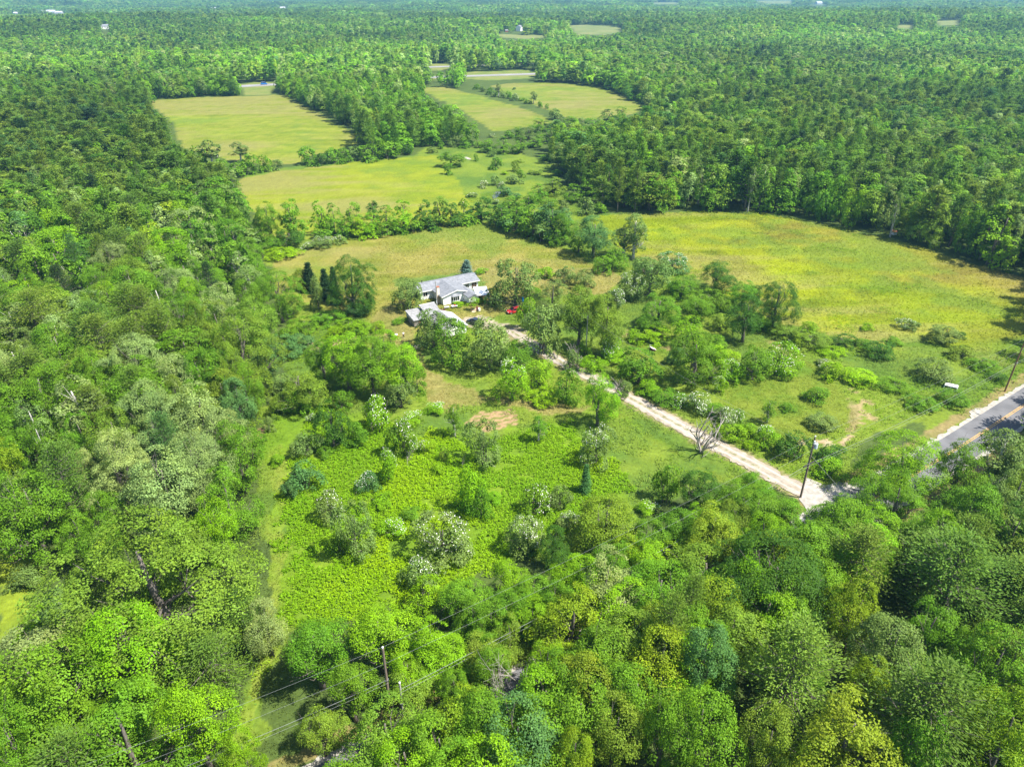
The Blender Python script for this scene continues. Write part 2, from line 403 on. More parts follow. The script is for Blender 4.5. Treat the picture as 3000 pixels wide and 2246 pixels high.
def spruce(seed, H, R, wh=26, nb=9, tuft=5, card=7, leaf=.42, droop=.22, z0=.03):
    rng = np.random.default_rng(seed); Ps = []; Ns = []; Ds = []; lv = []
    mb = MB(); mb.tube([(0, 0, -.3), (0, 0, H * .5), (0, 0, H * .98)], [.018 * H, .01 * H, .01], 7)
    for w in range(wh):
        t = w / (wh - 1); z = H * (z0 + (.99 - z0) * t ** .92); prof = R * (1 - t) ** .85 + .04 * R
        for b in range(nb if t < .8 else 5):
            L = prof * rng.uniform(.72, 1.12); az = rng.uniform(0, 6.283)
            dr = np.array([math.cos(az), math.sin(az), 0]); base = np.array([0, 0, z]); tip = base + dr * L + np.array([0, 0, -droop * L + .1 * L * rng.normal()])
            bv = rng.normal(1, .12)
            for k in range(tuft):
                f = .25 + .8 * (k + rng.random()) / tuft
                c = base * (1 - f) + tip * f + np.array([-dr[1], dr[0], 0]) * rng.normal(0, .14 * L)
                q = rng.normal(size=(card, 3)) * np.array([.12 * R, .12 * R, .05 * R])
                Ps.append(c + q); Ds.append(dr + rng.normal(0, .5, (card, 3)) + np.array([0, 0, -.1])); Ns.append(np.array([0, 0, 1.]) + .5 * dr + rng.normal(0, .4, (card, 3)))
                lv.append(bv * rng.normal(1, .13, card))
    Pn = np.concatenate(Ps); Pn[:, 2] = np.maximum(Pn[:, 2], .05); lv = np.concatenate(lv)
    crown = leaf_mesh('crown', Pn, np.concatenate(Ns), leaf * rng.uniform(.7, 1.3, len(Pn)), rng, lv, np.full(len(lv), .1), NEEDLE, .4, .15, np.concatenate(Ds))
    return dict(crown=crown, trunk=mb.mesh('trunk', BARK, True), H=H, R=R, clus=None)
def bare(seed, H, R, mat=TWIG, stems=4, depth=4, r0=.16, kids=3):
    rng = np.random.default_rng(seed); mb = MB()
    def grow(p, d, L, r, k):
        pts = [p]; dd = d.copy(); nseg = 3
        for i in range(nseg):
            dd = nrm(dd + rng.normal(0, .16, 3) + np.array([0, 0, .05])); pts.append(pts[-1] + dd * L / nseg)
        mb.tube(pts, [r * (1 - .5 * i / nseg) for i in range(nseg + 1)], 5 if k > 1 else 4, False)
        if k <= 0: return
        for c in range(kids + (k < 2)):
            a = pts[-1] if c == 0 else pts[int(rng.integers(1, nseg + 1))]
            nd = nrm(dd + rng.normal(0, .62, 3) * np.array([1, 1, .7]))
            grow(a, nd, L * rng.uniform(.5, .78), r * .52, k - 1)
    for s in range(stems):
        az = 6.283 * s / stems + rng.uniform(-.4, .4)
        grow(np.array([0, 0, -.2]), nrm(np.array([math.cos(az) * R / H * .8, math.sin(az) * R / H * .8, 1.0])), H * .42, r0, depth - 1)
    me = mb.mesh('trunk', mat, True)
    co = np.empty(len(me.vertices) * 3, np.float32); me.vertices.foreach_get('co', co); co = co.reshape(-1, 3)
    co[:, 2] *= H / co[:, 2].max(); co[:, :2] *= R / np.percentile(np.hypot(co[:, 0], co[:, 1]), 98)
    me.vertices.foreach_set('co', co.ravel()); me.update()
    return dict(crown=None, trunk=me, H=H, R=R, clus=None)
def blossom(seed, p, frac=.45, per=16, size=.2):
    rng = np.random.default_rng(seed); C, rc, N = p['clus']
    a = rng.uniform(0, 6.28); pref = C @ np.array([math.cos(a), math.sin(a), 1.2]) + rng.normal(0, .12 * p['R'], len(C))
    ok = np.argsort(-pref)[:max(2, int(len(C) * frac))]
    idx = np.repeat(ok, per); n = len(idx); Nn = N[idx]
    d = nrm(rng.normal(size=(n, 3)) + Nn * .7)
    Pn = C[idx] + (d - Nn * np.sum(d * Nn, 1)[:, None] * .35) * (rc[idx] * rng.uniform(.9, 1.2, n))[:, None]
    V, Q = cards(Pn, d + .5 * rng.normal(size=(n, 3)), size * rng.uniform(.6, 1.3, n), rng, .8, .1)
    return np_mesh('blossoms', V, Q, PETAL)

PROTO = {}
def protos():
    B = broadleaf
    PROTO['broad_big'] = [B(s, 20, 9, 250, 150, .25, .5, .49, -.5, (.11, .19), limbs=18, lobes=13) for s in (1, 2, 3)]
    PROTO['broad_near'] = [B(s, 13, 4.8, 118, 120, .225, zc, hz, -.6, (.16, .27), limbs=11, lobes=l) for s, zc, hz, l in ((11, .54, .46, 7), (12, .5, .5, 9), (13, .56, .44, 6), (14, .52, .48, 8), (15, .5, .5, 6))]
    PROTO['broad_mid'] = [B(s, 13, 4.6, 78, 34, .52, .49, .5, -.6, (.18, .29), limbs=7, lobes=l, nr=.4) for s, l in ((21, 6), (22, 8), (23, 5), (24, 7))]
    PROTO['broad_far'] = [B(s, 14, 4.6, 40, 14, 1.1, .58, .44, -.3, (.22, .34), limbs=3, lobes=l, nr=.22) for s, l in ((31, 5), (32, 4), (33, 6))]
    PROTO['poplar_near'] = [B(s, 15, 3.1, 95, 54, .3, .54, .46, -.7, (.2, .34), bark=BIRCHBARK, limbs=8, lobes=8) for s in (41, 42)]
    PROTO['poplar_mid'] = [B(s, 15, 3.1, 60, 28, .55, .55, .44, -.6, (.22, .36), bark=BIRCHBARK, limbs=6, lobes=7, nr=.4) for s in (43, 44)]
    PROTO['shrub_near'] = [B(s, 3.2, 2.1, 70, 42, .2, .42, .55, -.45, (.2, .34), stems=4, limbs=6, lobes=l) for s, l in ((51, 4), (52, 6), (53, 5), (54, 7))]
    PROTO['shrub_mid'] = [B(s, 3.2, 2.1, 38, 20, .38, .42, .55, -.4, (.24, .38), stems=3, limbs=4, lobes=5) for s in (55, 56)]
    PROTO['apple_near'] = [B(s, 5.5, 3.1, 95, 48, .23, .52, .47, -.6, (.16, .28), stems=2, limbs=12, lobes=l) for s, l in ((61, 7), (62, 9), (63, 8))]
    PROTO['pine_near'] = [pine(s, 18, 4.6, 21, 5, 7, 17, .34) for s in (71, 72, 73)]
    PROTO['pine_mid'] = [pine(s, 18, 4.4, 16, 5, 5, 9, .8) for s in (74, 75, 76)]
    PROTO['pine_far'] = [pine(s, 18, 4.3, 12, 5, 3, 4, 1.6, twigs=False, nz=.3) for s in (77, 78)]
    PROTO['spruce_near'] = [spruce(s, 9, 2.4) for s in (81, 82)]
    PROTO['bare_near'] = [bare(91, 5.0, 3.0), bare(92, 11, 5, TWIG, 5, 4, .13)]
    PROTO['bare_small'] = [bare(93, 3, 1.6, TWIG, 3, 3, .07)]
    for k in ('shrub_near', 'shrub_mid', 'apple_near'):
        for i, p in enumerate(PROTO[k]):
            p['bl'] = blossom(300 + i, p, .3, 11 if 'near' in k else 6, .125 if 'near' in k else .22)
            p['bl2'] = blossom(320 + i, p, .2, 8 if 'near' in k else 5, .15 if 'near' in k else .22)
protos()

TINT = dict(green=(.112, .245, .014), bright=(.165, .34, .009), dark=(.06, .15, .015), grey=(.148, .238, .056), pale=(.225, .325, .1), olive=(.148, .248, .024), yellow=(.185, .3, .014),
            orange=(.178, .268, .018), pinegreen=(.108, .21, .032), pinelight=(.146, .242, .034), bluegreen=(.09, .205, .055), spruce=(.034, .08, .026), bluespruce=(.13, .235, .2), lime=(.2, .365, .007))
ADJ = dict(green='mid-green', bright='bright green', dark='dark green', grey='grey-green', pale='pale silvery-green', olive='olive-green', yellow='yellow-green', orange='orange-tinged',
           pinegreen='dull green', pinelight='light olive', bluegreen='blue-green', spruce='very dark', bluespruce='blue-grey', lime='lime green')
def plant(name, key, x, y, H, R, tint, label=None, cat=None, group=None, flower=None, var=None, rz=None, z=None):
    L = PROTO[key]; p = L[(var if var is not None else random.randrange(len(L))) % len(L)]
    if z is None: z = float(terrain(np.array(x), np.array(y)))
    o = empty(name, (x, y, z), rz if rz is not None else random.uniform(0, 6.283), label=label, cat=cat, group=group)
    s = R / p['R']; sz = H / p['H']; sc = (s, s, sz)
    tv = TINT[tint] if isinstance(tint, str) else tint
    j = random.gauss(1, .07); jr = random.gauss(1, .05)
    if p['crown'] is not None:
        c = link('foliage' if 'shrub' in key else 'crown', p['crown'], o); c.scale = sc
        c['tint'] = [tv[0] * j * jr, tv[1] * j, tv[2] * j]
    if p['trunk'] is not None:
        tr = link('stems' if 'shrub' in key else 'trunk', p['trunk'], o); tr.scale = sc
    if flower and 'bl' in p:
        b = link('blossoms', p['bl' if flower == 1 else 'bl2'], o); b.scale = sc
    return o

# ------------------------------------------------------------------ ground
LAWN = [P('S', (1000, 590), (1040, 610), (1040, 640), (900, 620), (840, 612), (860, 600)),
        P('S', (800, 690), (860, 640), (900, 740), (930, 790), (1050, 860), (1200, 870), (1290, 890), (1200, 905), (1050, 870), (960, 880), (915, 860), (905, 800), (860, 745), (810, 720)),
        P('S', (1200, 790), (1260, 840), (1430, 950), (1560, 1030), (1700, 1065), (1640, 1075), (1540, 1030), (1470, 960), (1350, 890), (1260, 870), (1190, 830)),
        P('S', (1340, 730), (1400, 740), (1480, 790), (1450, 800), (1390, 775), (1350, 750)),
        P('S', (1560, 850), (1640, 810), (1720, 770), (1780, 800), (1830, 860), (1830, 920), (1750, 960), (1650, 930), (1590, 890))]
PATH = P('S', (585, 970), (612, 960), (600, 1060), (608, 1180), (610, 1300), (612, 1420), (580, 1560), (560, 1670), (515, 1670), (560, 1540), (585, 1420), (575, 1300), (560, 1180), (565, 1060))
TRACK = P('B', (215, 800), (260, 850), (340, 880), (450, 885), (450, 900), (330, 905), (250, 880), (205, 840))
TRACK2 = P('B', (900, 830), (1000, 860), (1090, 950), (1090, 1020), (1190, 1030), (1300, 1100), (1390, 1230), (1380, 1300), (1330, 1290), (1280, 1150), (1180, 1060), (1040, 1060), (1060, 960), (960, 880))
GARDEN = P('R', (100, 540), (240, 490), (420, 450), (560, 430), (760, 400), (900, 360), (1040, 350), (1040, 420), (860, 440), (640, 520), (540, 560), (330, 620), (150, 600))
PLOT = P('C', (1440, 290), (1500, 250), (1640, 230), (1780, 260), (1800, 320), (1820, 360), (1700, 400), (1620, 390), (1560, 340), (1450, 320))
SAND = P('D', (1740, 600), (1850, 585), (1960, 570), (2040, 545), (2050, 560), (1960, 600), (1880, 620), (1780, 625))
APRON = P('Q', (80, 840), (200, 790), (600, 760), (780, 780), (1000, 860), (1250, 900), (1500, 930), (1640, 1000), (1620, 1160), (1480, 1200), (1560, 1300), (1750, 1400), (1800, 1480), (1650, 1480), (1500, 1440), (1200, 1440), (1040, 1200), (900, 1060), (700, 980), (500, 1010), (150, 960))
GARDEN2 = P('R', (1520, 260), (1640, 270), (1710, 330), (1650, 365), (1520, 350))
NOCOVER = LAWN + [PATH, TRACK, TRACK2, GARDEN, GARDEN2, PLOT, SAND, APRON]
def ground():
    X, Y, Z = ground_grid()
    n2 = fbm(X / 2.2 + 9, Y / 2.2, 3)
    near = np.clip((420 - np.hypot(X, Y)) / 120, 0, 1)
    col = gcolor(X, Y, Z)
    Z = Z + near * (n2 - .5) * .12
    V = np.stack([X, Y, Z], -1).reshape(-1, 3)
    nr, nc = X.shape; i = np.arange(nr * nc).reshape(nr, nc)
    Q = np.stack([i[:-1, :-1], i[:-1, 1:], i[1:, 1:], i[1:, :-1]], -1).reshape(-1, 4)
    C4 = np.concatenate([col.reshape(-1, 3), np.ones((nr * nc, 1))], 1)
    ground_mesh(V, Q, C4)
def ground_grid():
    th = np.radians(np.arange(-62, 62.01, .26)); r = [14.0]
    while r[-1] < 7600: r.append(r[-1] * 1.0062 + .02)
    r = np.array(r); A, Rr = np.meshgrid(th, r)
    X = np.sin(A) * Rr; Y = np.cos(A) * Rr
    return X, Y, terrain(X, Y)
def gcolor(X, Y, Z):
    wx = X + (fbm(X / 3.1, Y / 3.1, 3) - .5) * 3.4 + (fbm(X / 14, Y / 14 + 50, 2) - .5) * 5
    wy = Y + (fbm(X / 3.1 + 80, Y / 3.1, 3) - .5) * 3.4 + (fbm(X / 14 + 30, Y / 14, 2) - .5) * 5
    u, v = pr(wx, wy, Z); u0, v0 = pr(X + (fbm(X, Y, 2) - .5), Y + (fbm(X + 40, Y, 2) - .5), Z)
    n1 = fbm(X / 9, Y / 9, 4); n2 = fbm(X / 2.2 + 9, Y / 2.2, 3); n3 = fbm(X / 34 + 3, Y / 22 + 8, 3); n4 = fbm(X / 0.9, Y / 0.9, 2)
    mixc0 = lambda a, b, t: np.array(a) * (1 - t[..., None]) + np.array(b) * t[..., None]
    col = np.zeros(X.shape + (3,)); col[:] = mixc0((.05, .08, .022), (.09, .135, .025), n1)
    def mixc(a, b, t): return np.array(a)[None, :] * (1 - t[:, None]) + np.array(b)[None, :] * t[:, None]
    def st(x, a, b): return np.clip((x - a) / (b - a), 0, 1)
    def paint(poly, c1, c2, nz, lo=.35, hi=.65, uu=None, vv=None, extra=None):
        uu = u if uu is None else uu; vv = v if vv is None else vv
        m = pip(poly, uu, vv)
        if extra is not None: m &= extra
        if m.any(): col[m] = mixc(c1, c2, st(nz[m], lo, hi))
        return m
    paint(MEADOW, (.085, .15, .02), (.15, .21, .022), n1)
    paint(LEFTGAP, (.12, .19, .02), (.19, .25, .02), n1)
    paint(F1, (.15, .2, .015), (.205, .235, .028), n1 * .5 + n2 * .5)
    paint(F2, (.155, .21, .012), (.21, .245, .016), n1 * .5 + n3 * .5)
    m = paint(F3, (.15, .178, .02), (.225, .212, .045), n1)
    for f in (F4, F5): paint(f, (.14, .192, .018), (.195, .22, .034), n1 * .5 + n2 * .5)
    m = pip(F6, u, v)
    ax = np.clip((X + .25 * (Y - 250) - 60) / 90 + (n3 - .5) * 1.6, 0, 1)[m]
    c = np.array((.16, .21, .008))[None] * (1 - ax[:, None]) + np.array((.205, .172, .035))[None] * ax[:, None]
    c *= (.75 + .5 * n1[m])[:, None]
    c = c * (1 - st(n2[m] * n3[m], .3, .45)[:, None] * .25)
    lime = st(n3[m] + (n1[m] - .5) * .7, .5, .62)[:, None] * (1 - ax[:, None] * .8)
    c = c * (1 - lime) + np.array((.225, .27, .006)) * lime
    grn = st(150 + 26 * (n3[m] - .5) * 4 + (X[m] - 60) * .18 - Y[m], -4, 16)[:, None]
    c = c * (1 - grn) + np.array((.1, .175, .015)) * grn * (.8 + .4 * n2[m])[:, None]
    col[m] = c
    for f in (F8, F9, F10, F11, F12, F13): paint(f, (.13, .18, .05), (.19, .21, .07), n3, uu=u0, vv=v0)
    for f in (HW1, HW2, HW3, HW4): paint(f, (.14, .19, .04), (.2, .21, .06), n1, uu=u0, vv=v0)
    st1 = fbm(X / 30 + Y / 90, Y / 3.4 - X / 40, 3); st2 = fbm(X / 6, Y / 6 + 33, 3); big = fbm(X / 55 + 12, Y / 40, 2)
    for f in (F1, F2, F4, F5, F3, F6):
        m = pip(f, u, v)
        k = (.8 + .4 * st1[m]) * (.86 + .28 * st2[m])
        col[m] *= k[:, None]
        tan = (st(st1[m] * .5 + big[m] * .6, .52, .7) * .6)[:, None]; col[m] = col[m] * (1 - tan) + np.array((.22, .195, .07)) * tan
        grn = (st(big[m] + (st2[m] - .5) * .6, .36, .22) * .5)[:, None]; col[m] = col[m] * (1 - grn) + np.array((.11, .19, .025)) * grn
    hd = np.minimum(seg_dist(HWA, X, Y), seg_dist(HWB, X, Y))
    mm = hd < 16; col[mm] = mixc((.13, .18, .04), (.2, .21, .065), st(n1[mm], .3, .7))
    # lawns and mown strips
    for i, f in enumerate(LAWN):
        c1, c2 = ((.1, .165, .03), (.14, .19, .035)) if i == 0 else (((.155, .175, .035), (.225, .205, .062)) if i == 1 else ((.095, .165, .014), (.15, .195, .022)))
        paint(f, c1, c2, n1 * .6 + n2 * .4, .36, .62)
    paint(PATH, (.13, .215, .016), (.185, .225, .035), n1 * .5 + n2 * .5)
    paint(TRACK, (.19, .19, .05), (.28, .23, .09), n2)
    paint(TRACK2, (.14, .18, .035), (.24, .21, .08), n2 * .6 + n1 * .4)
    m = paint(FERN, (.105, .19, .012), (.15, .235, .016), n1)
    paint(PATH, (.13, .215, .016), (.185, .225, .035), n1 * .5 + n2 * .5)
    for f in LAWN[2:]: paint(f, (.095, .165, .014), (.15, .195, .022), n1 * .6 + n2 * .4, .36, .62)
    # earth
    paint(GARDEN, (.3, .185, .11), (.38, .255, .165), n2, uu=u0, vv=v0)
    paint(P('R', (1520, 260), (1640, 270), (1710, 330), (1650, 365), (1520, 350)), (.28, .19, .1), (.34, .25, .16), n2, uu=u0, vv=v0)
    m = pip(PLOT, u, v); rows = np.sin((X[m] * .35 + Y[m]) * 4.2 + n2[m] * 5); bare_ = st(rows + (n1[m] - .5) * 3.5, -.1, .4)[:, None]
    col[m] = np.array((.15, .18, .035)) * (1 - bare_) + np.array((.36, .235, .13)) * bare_
    m = pip(SAND, u, v) & (n2 > .42); col[m] = mixc((.36, .27, .15), (.45, .35, .22), st(n4[m], .3, .7))
    m = pip(P('B', (1330, 1060), (1430, 1160), (1480, 1260), (1400, 1260), (1340, 1160)), u, v) & (n2 > .55); col[m] = (.3, .24, .11)
    m = pip(P('H', (1250, 10), (1290, 0), (1300, 30), (1260, 60)), u0, v0); col[m] = (.33, .2, .12)
    # gravel apron by the house, blended
    m = pip(APRON, u, v); g = st(n2[m] + (n1[m] - .5) * .5, .3, .5)[:, None]
    col[m] = np.array((.21, .19, .07)) * (1 - g) + np.array((.34, .29, .21)) * g * (.85 + .3 * n4[m])[:, None]
    drv = seg_dist(DRIVE, X, Y); m = (drv < 2.6 + (n2 - .5) * 1.6); col[m] = mixc((.17, .18, .05), (.27, .23, .12), st(n4[m], .3, .7))
    rd = seg_dist(ROADC, X, Y); m = (rd < 6.2 + (n2 - .5) * 1.8) & (rd > 4.3); col[m] = mixc((.17, .17, .05), (.25, .2, .08), st(n2[m], .3, .7))
    col *= (.8 + .24 * n4)[..., None]
    return col
def ground_mesh(V, Q, C4):
    m = bpy.data.materials.new('ground'); m.use_nodes = True; t = m.node_tree; n = t.nodes; L = t.links.new; b = n['Principled BSDF']
    b.inputs['Roughness'].default_value = .95; b.inputs['Specular IOR Level'].default_value = .1
    at = n.new('ShaderNodeAttribute'); at.attribute_name = 'gcol'
    tc = n.new('ShaderNodeNewGeometry')
    nz = n.new('ShaderNodeTexNoise'); nz.inputs['Scale'].default_value = 1.3; nz.inputs['Detail'].default_value = 6; nz.inputs['Roughness'].default_value = .7
    L(tc.outputs['Position'], nz.inputs['Vector'])
    rp = n.new('ShaderNodeMapRange'); rp.inputs['From Min'].default_value = .3; rp.inputs['From Max'].default_value = .7; rp.inputs['To Min'].default_value = .72; rp.inputs['To Max'].default_value = 1.28
    L(nz.outputs['Fac'], rp.inputs[0])
    sc = n.new('ShaderNodeVectorMath'); sc.operation = 'SCALE'; L(at.outputs['Color'], sc.inputs[0]); L(rp.outputs[0], sc.inputs['Scale']); L(sc.outputs[0], b.inputs['Base Color'])
    bp = n.new('ShaderNodeBump'); bp.inputs['Strength'].default_value = .6; bp.inputs['Distance'].default_value = .25; L(nz.outputs['Fac'], bp.inputs['Height']); L(bp.outputs[0], b.inputs['Normal'])
    me = np_mesh('ground', V, Q, m, True, {'gcol': ('POINT', 'FLOAT_COLOR', C4)})
    tag(link('ground', me), kind='structure')
DRIVE = [(-0.9, 163.2), (4.9, 154.5), (10.9, 145.6), (15.2, 140.6), (24.8, 128.8), (36.2, 113.8), (44.1, 104.4), (48.4, 98.5), (52.5, 94.0)]
ground()

def strip(name, pts, w, z, mat, jit=0.0, step=1.0, off=0.0, ramp=None):
    Pp = [np.array(p, float) for p in pts]; out = []
    for a, b in zip(Pp[:-1], Pp[1:]):
        k = max(1, int(np.linalg.norm(b - a) / step))
        for i in range(k): out.append(a + (b - a) * i / k)
    out.append(Pp[-1]); out = np.array(out)
    for _ in range(int(4 / step) if step < 3 else 1):
        s = out.copy(); s[1:-1] = (out[:-2] + out[1:-1] * 2 + out[2:]) / 4; out = s
    d = np.gradient(out, axis=0); d /= np.linalg.norm(d, axis=1, keepdims=True); nn = np.stack([-d[:, 1], d[:, 0]], 1)
    n = len(out); ww = np.full(n, w) if ramp is None else w * np.array([ramp(i / (n - 1)) for i in range(n)])
    j1 = RNG.normal(0, 1, n); j2 = RNG.normal(0, 1, n)
    l = out + nn * (off + ww + j1 * jit)[:, None]; r = out + nn * (off - ww + j2 * jit)[:, None]
    def zz(q): return terrain(q[:, 0], q[:, 1]) + z
    V = np.concatenate([np.column_stack([l, zz(l)]), np.column_stack([r, zz(r)])])
    i = np.arange(n - 1); Q = np.stack([n + i, n + i + 1, i + 1, i], 1)
    return link(name, np_mesh(name, V, Q, mat))
M_ASPH = noisy('asphalt', (.115, .115, .12), (.165, .165, .17), .25, .9, 8, (1, 1, 1))
M_SHLD = noisy('gravel', (.27, .25, .21), (.4, .375, .33), 1.2, .95, 8)
M_DRIVE = noisy('pale_gravel', (.24, .2, .145), (.385, .335, .27), .55, .95, 9, bump=.3)
M_YEL = noisy('yellow_paint', (.55, .3, .05), (.68, .4, .09), 2, .7)
M_WHITEP = noisy('white_paint_line', (.55, .55, .53), (.75, .75, .72), 2, .7)
tag(strip('road_shoulder', ROADC, 4.15, .088, M_SHLD, .22, .8), kind='structure')
tag(strip('road', ROADC, 3.35, .093, M_ASPH, .02, .8), kind='structure')
for o_ in (-.17, .17):
    tag(strip('road_marking', ROADC, .06, .098, M_YEL, 0, 1.5, o_), kind='structure')
tag(strip('driveway', DRIVE, 1.75, .076, M_DRIVE, .24, .7, 0, lambda t: .9 + .25 * t), kind='structure')
M_RUT = noisy('wheel_rut', (.34, .3, .245), (.43, .39, .33), 1.6, .95, 7); M_MID = noisy('worn_grass', (.16, .17, .06), (.3, .27, .19), 1.1, .95, 8, lo=.42, hi=.56)
for o_ in (-.85, .85): tag(strip('wheel_rut', DRIVE[1:], .3, .080, M_RUT, .07, .7, o_), kind='structure')
tag(strip('grass_strip', DRIVE[:-2], .22, .080, M_MID, .1, .7, 0), kind='structure')
ap = [px('D', *p) for p in ((1690, 930), (1730, 800), (1850, 850), (1930, 825), (2020, 840), (2010, 890), (1900, 935), (1840, 985), (1790, 1020), (1745, 1010), (1715, 960))]
mbp = MB(); mbp.add([(*un(*p), .0845) for p in ap], [tuple(range(len(ap)))[::-1]]); tag(mbp.obj('driveway_apron', M_SHLD), kind='structure')
ap = [px('P', 2838, 1207), (2855, 1196), (2900, 1195), (2930, 1172), (2870, 1205 + 20), (2852, 1222)]
mbp = MB(); mbp.add([(*un(*p), .0835) for p in ap], [tuple(range(len(ap)))[::-1]]); tag(mbp.obj('road_pullout', M_SHLD), kind='structure')
for nm, pts in (('highway', HWA), ('highway', HWB)):
    tag(strip('highway_verge', pts, 7.6, .10, M_SHLD, .2, 8), kind='structure')
    tag(strip('highway', pts, 5.6, .16, noisy('old_asphalt', (.2, .2, .205), (.27, .27, .27), .1, .9), .02, 8), kind='structure')
# pond
M_WATER = base_mat('pond_water', (.09, .1, .07), .08, .5)
q = [px('W', *p) for p in ((455, 440), (475, 418), (500, 410), (520, 415), (510, 435), (490, 455), (465, 462))]
mbp = MB(); mbp.add([(*un(*p), .12) for p in q], [tuple(range(len(q)))[::-1]]); tag(mbp.obj('pond', M_WATER), kind='structure')
q = [px('W', *p) for p in ((262, 186), (290, 183), (320, 195), (310, 201), (280, 197))]
mbp = MB(); mbp.add([(*un(*p), .12) for p in q], [tuple(range(len(q)))[::-1]]); tag(mbp.obj('bare_patch', M_SHLD), kind='structure')
# ------------------------------------------------------------------ plants placed one by one
ORD = ['first', 'second', 'third', 'fourth', 'fifth', 'sixth', 'seventh', 'eighth', 'ninth', 'tenth', 'eleventh', 'twelfth', 'thirteenth', 'fourteenth', 'fifteenth',
       'sixteenth', 'seventeenth', 'eighteenth', 'nineteenth', 'twentieth'] + [f'{t}-{o}' for t in ('twenty', 'thirty', 'forty') for o in ('first', 'second', 'third', 'fourth', 'fifth', 'sixth', 'seventh', 'eighth', 'ninth', 'tenth')]
KIND = {'b': ('broadleaf_tree', 'broad', 'leafy tree', 'tree'), 'o': ('slender_tree', 'poplar', 'slender tree', 'tree'), 'p': ('pine_tree', 'pine', 'pine', 'tree'), 's': ('shrub', 'shrub', 'shrub', 'shrub'),
        'f': ('flowering_shrub', 'shrub', 'white-flowering shrub', 'shrub'), 'a': ('spreading_tree', 'apple', 'low spreading tree', 'tree'), 'c': ('spruce_tree', 'spruce', 'spruce', 'tree'),
        'd': ('dead_tree', 'bare', 'leafless tree', 'tree'), 't': ('bare_bush', 'bare_small', 'bare twiggy bush', 'shrub')}
PLACED = []          # (kind, x, y, H, R, tint, zone, u, label)
def at_base(zone, rows):
    for row in rows:
        r, k, x, yb, yt, w, tint = row[:7]; label = row[7] if len(row) > 7 else None
        u, vb = px(r, x, yb); _, vt = px(r, x, yt); wp = w / REG[r][2]
        X, Y = un(u, vb); R = wp * .5 * depth(X, Y) / FPX
        Y += R * (.55 if k in 'sf' else .3); X = (u - 1500) / FPX * depth(X, Y)
        H = max(.5, top_z(Y - R * .15, vt)) * 1.03; R *= 1.02 if 'white house' in zone else (1.35 if 'hedgerow behind' in zone else 1.18)
        PLACED.append((k, X, Y, H, R, tint, zone, u, label))
def at_crown(zone, rows):
    for row in rows:
        r, k, x, y, w, H, tint = row[:7]; label = row[7] if len(row) > 7 else None
        u, v = px(r, x, y); wp = w / REG[r][2]
        X, Y = un(u, v, H * .62); R = wp * .5 * depth(X, Y, H * .62) / FPX * 1.18
        PLACED.append((k, X, Y, H, R, tint, zone, u, label))
at_base('around the white house', [
    ('A', 'a', 925, 760, 590, 200, 'grey', 'round grey-green tree against the left end of the white house'),
    ('A', 'b', 625, 790, 465, 262, 'dark', 'tall dark green tree on the lawn edge beside the black spruces'),
    ('A', 'c', 390, 660, 505, 95, 'spruce', 'blackish spruce, leftmost of three left of the white house'),
    ('A', 'c', 475, 695, 540, 90, 'spruce', 'middle blackish spruce of three left of the white house'),
    ('A', 'c', 527, 725, 530, 80, 'spruce', 'blackish spruce touching the tall dark tree left of the house'),
    ('A', 's', 432, 760, 590, 95, 'grey', 'grey-green bush in front of the black spruces'),
    ('A', 's', 340, 660, 540, 110, 'olive', 'olive bush behind the black spruces at the hayfield edge'),
    ('A', 'b', 235, 835, 555, 290, 'green', 'broad mid-green tree left of the black spruces'),
    ('A', 's', 635, 792, 700, 150, 'bluegreen', 'blue-green bush at the foot of the tall dark tree'),
    ('A', 's', 690, 770, 660, 100, 'dark', 'dark bush at the right foot of the tall dark tree'),
    ('A', 'a', 1485, 745, 500, 265, 'grey', 'large rounded grey-green tree right of the white carport'),
    ('A', 's', 1380, 735, 640, 110, 'dark', 'dark bush between the carport and the large rounded tree'),
    ('A', 's', 1660, 592, 530, 115, 'bright', 'bright round bush behind the large rounded tree'),
    ('A', 's', 1770, 620, 525, 120, 'grey', 'grey-green bush at the hayfield edge behind the driveway trees'),
    ('A', 's', 1860, 640, 545, 130, 'grey', 'rightmost grey-green bush at the hayfield edge right of the house'),
    ('A', 'b', 1690, 790, 600, 200, 'grey', 'grey-green tree behind the red car'),
    ('A', 'b', 1835, 985, 640, 270, 'olive', 'tall olive-green tree just left of the driveway pole'),
    ('A', 'a', 1640, 1005, 745, 255, 'grey', 'round grey-green tree overhanging the gravel parking area'),
    ('A', 's', 1560, 870, 700, 115, 'bright', 'bright leafy bush covering the back of the red car'),
    ('A', 's', 1590, 700, 640, 120, 'green', 'mid-green bush behind the blue barrel'),
    ('A', 'a', 1050, 965, 765, 225, 'grey', 'grey-green tree leaning over the left side of the garage'),
    ('A', 'a', 1165, 1060, 830, 250, 'green', 'spreading tree with dark trunk in front of the garage'),
    ('A', 'a', 1345, 1095, 825, 270, 'grey', 'spreading tree in front of the garage nearest the dark car'),
    ('A', 's', 1490, 1090, 940, 210, 'green', 'mid-green thicket between the garage trees and the driveway'),
    ('A', 's', 1290, 722, 703, 100, 'lime', 'low lime green plants along the house front by the entrance'),
    ('A', 's', 1190, 735, 714, 80, 'lime', 'low lime green plants under the bay window'),
    ('A', 's', 1238, 728, 712, 70, 'lime', 'low lime green plants right of the bay window'),
    ('A', 's', 1310, 560, 530, 75, 'bright', 'bright low bush right of the blue spruce'),
    ('A', 's', 870, 830, 800, 90, 'green', 'weedy bush at the corner of the weathered shed'),
])
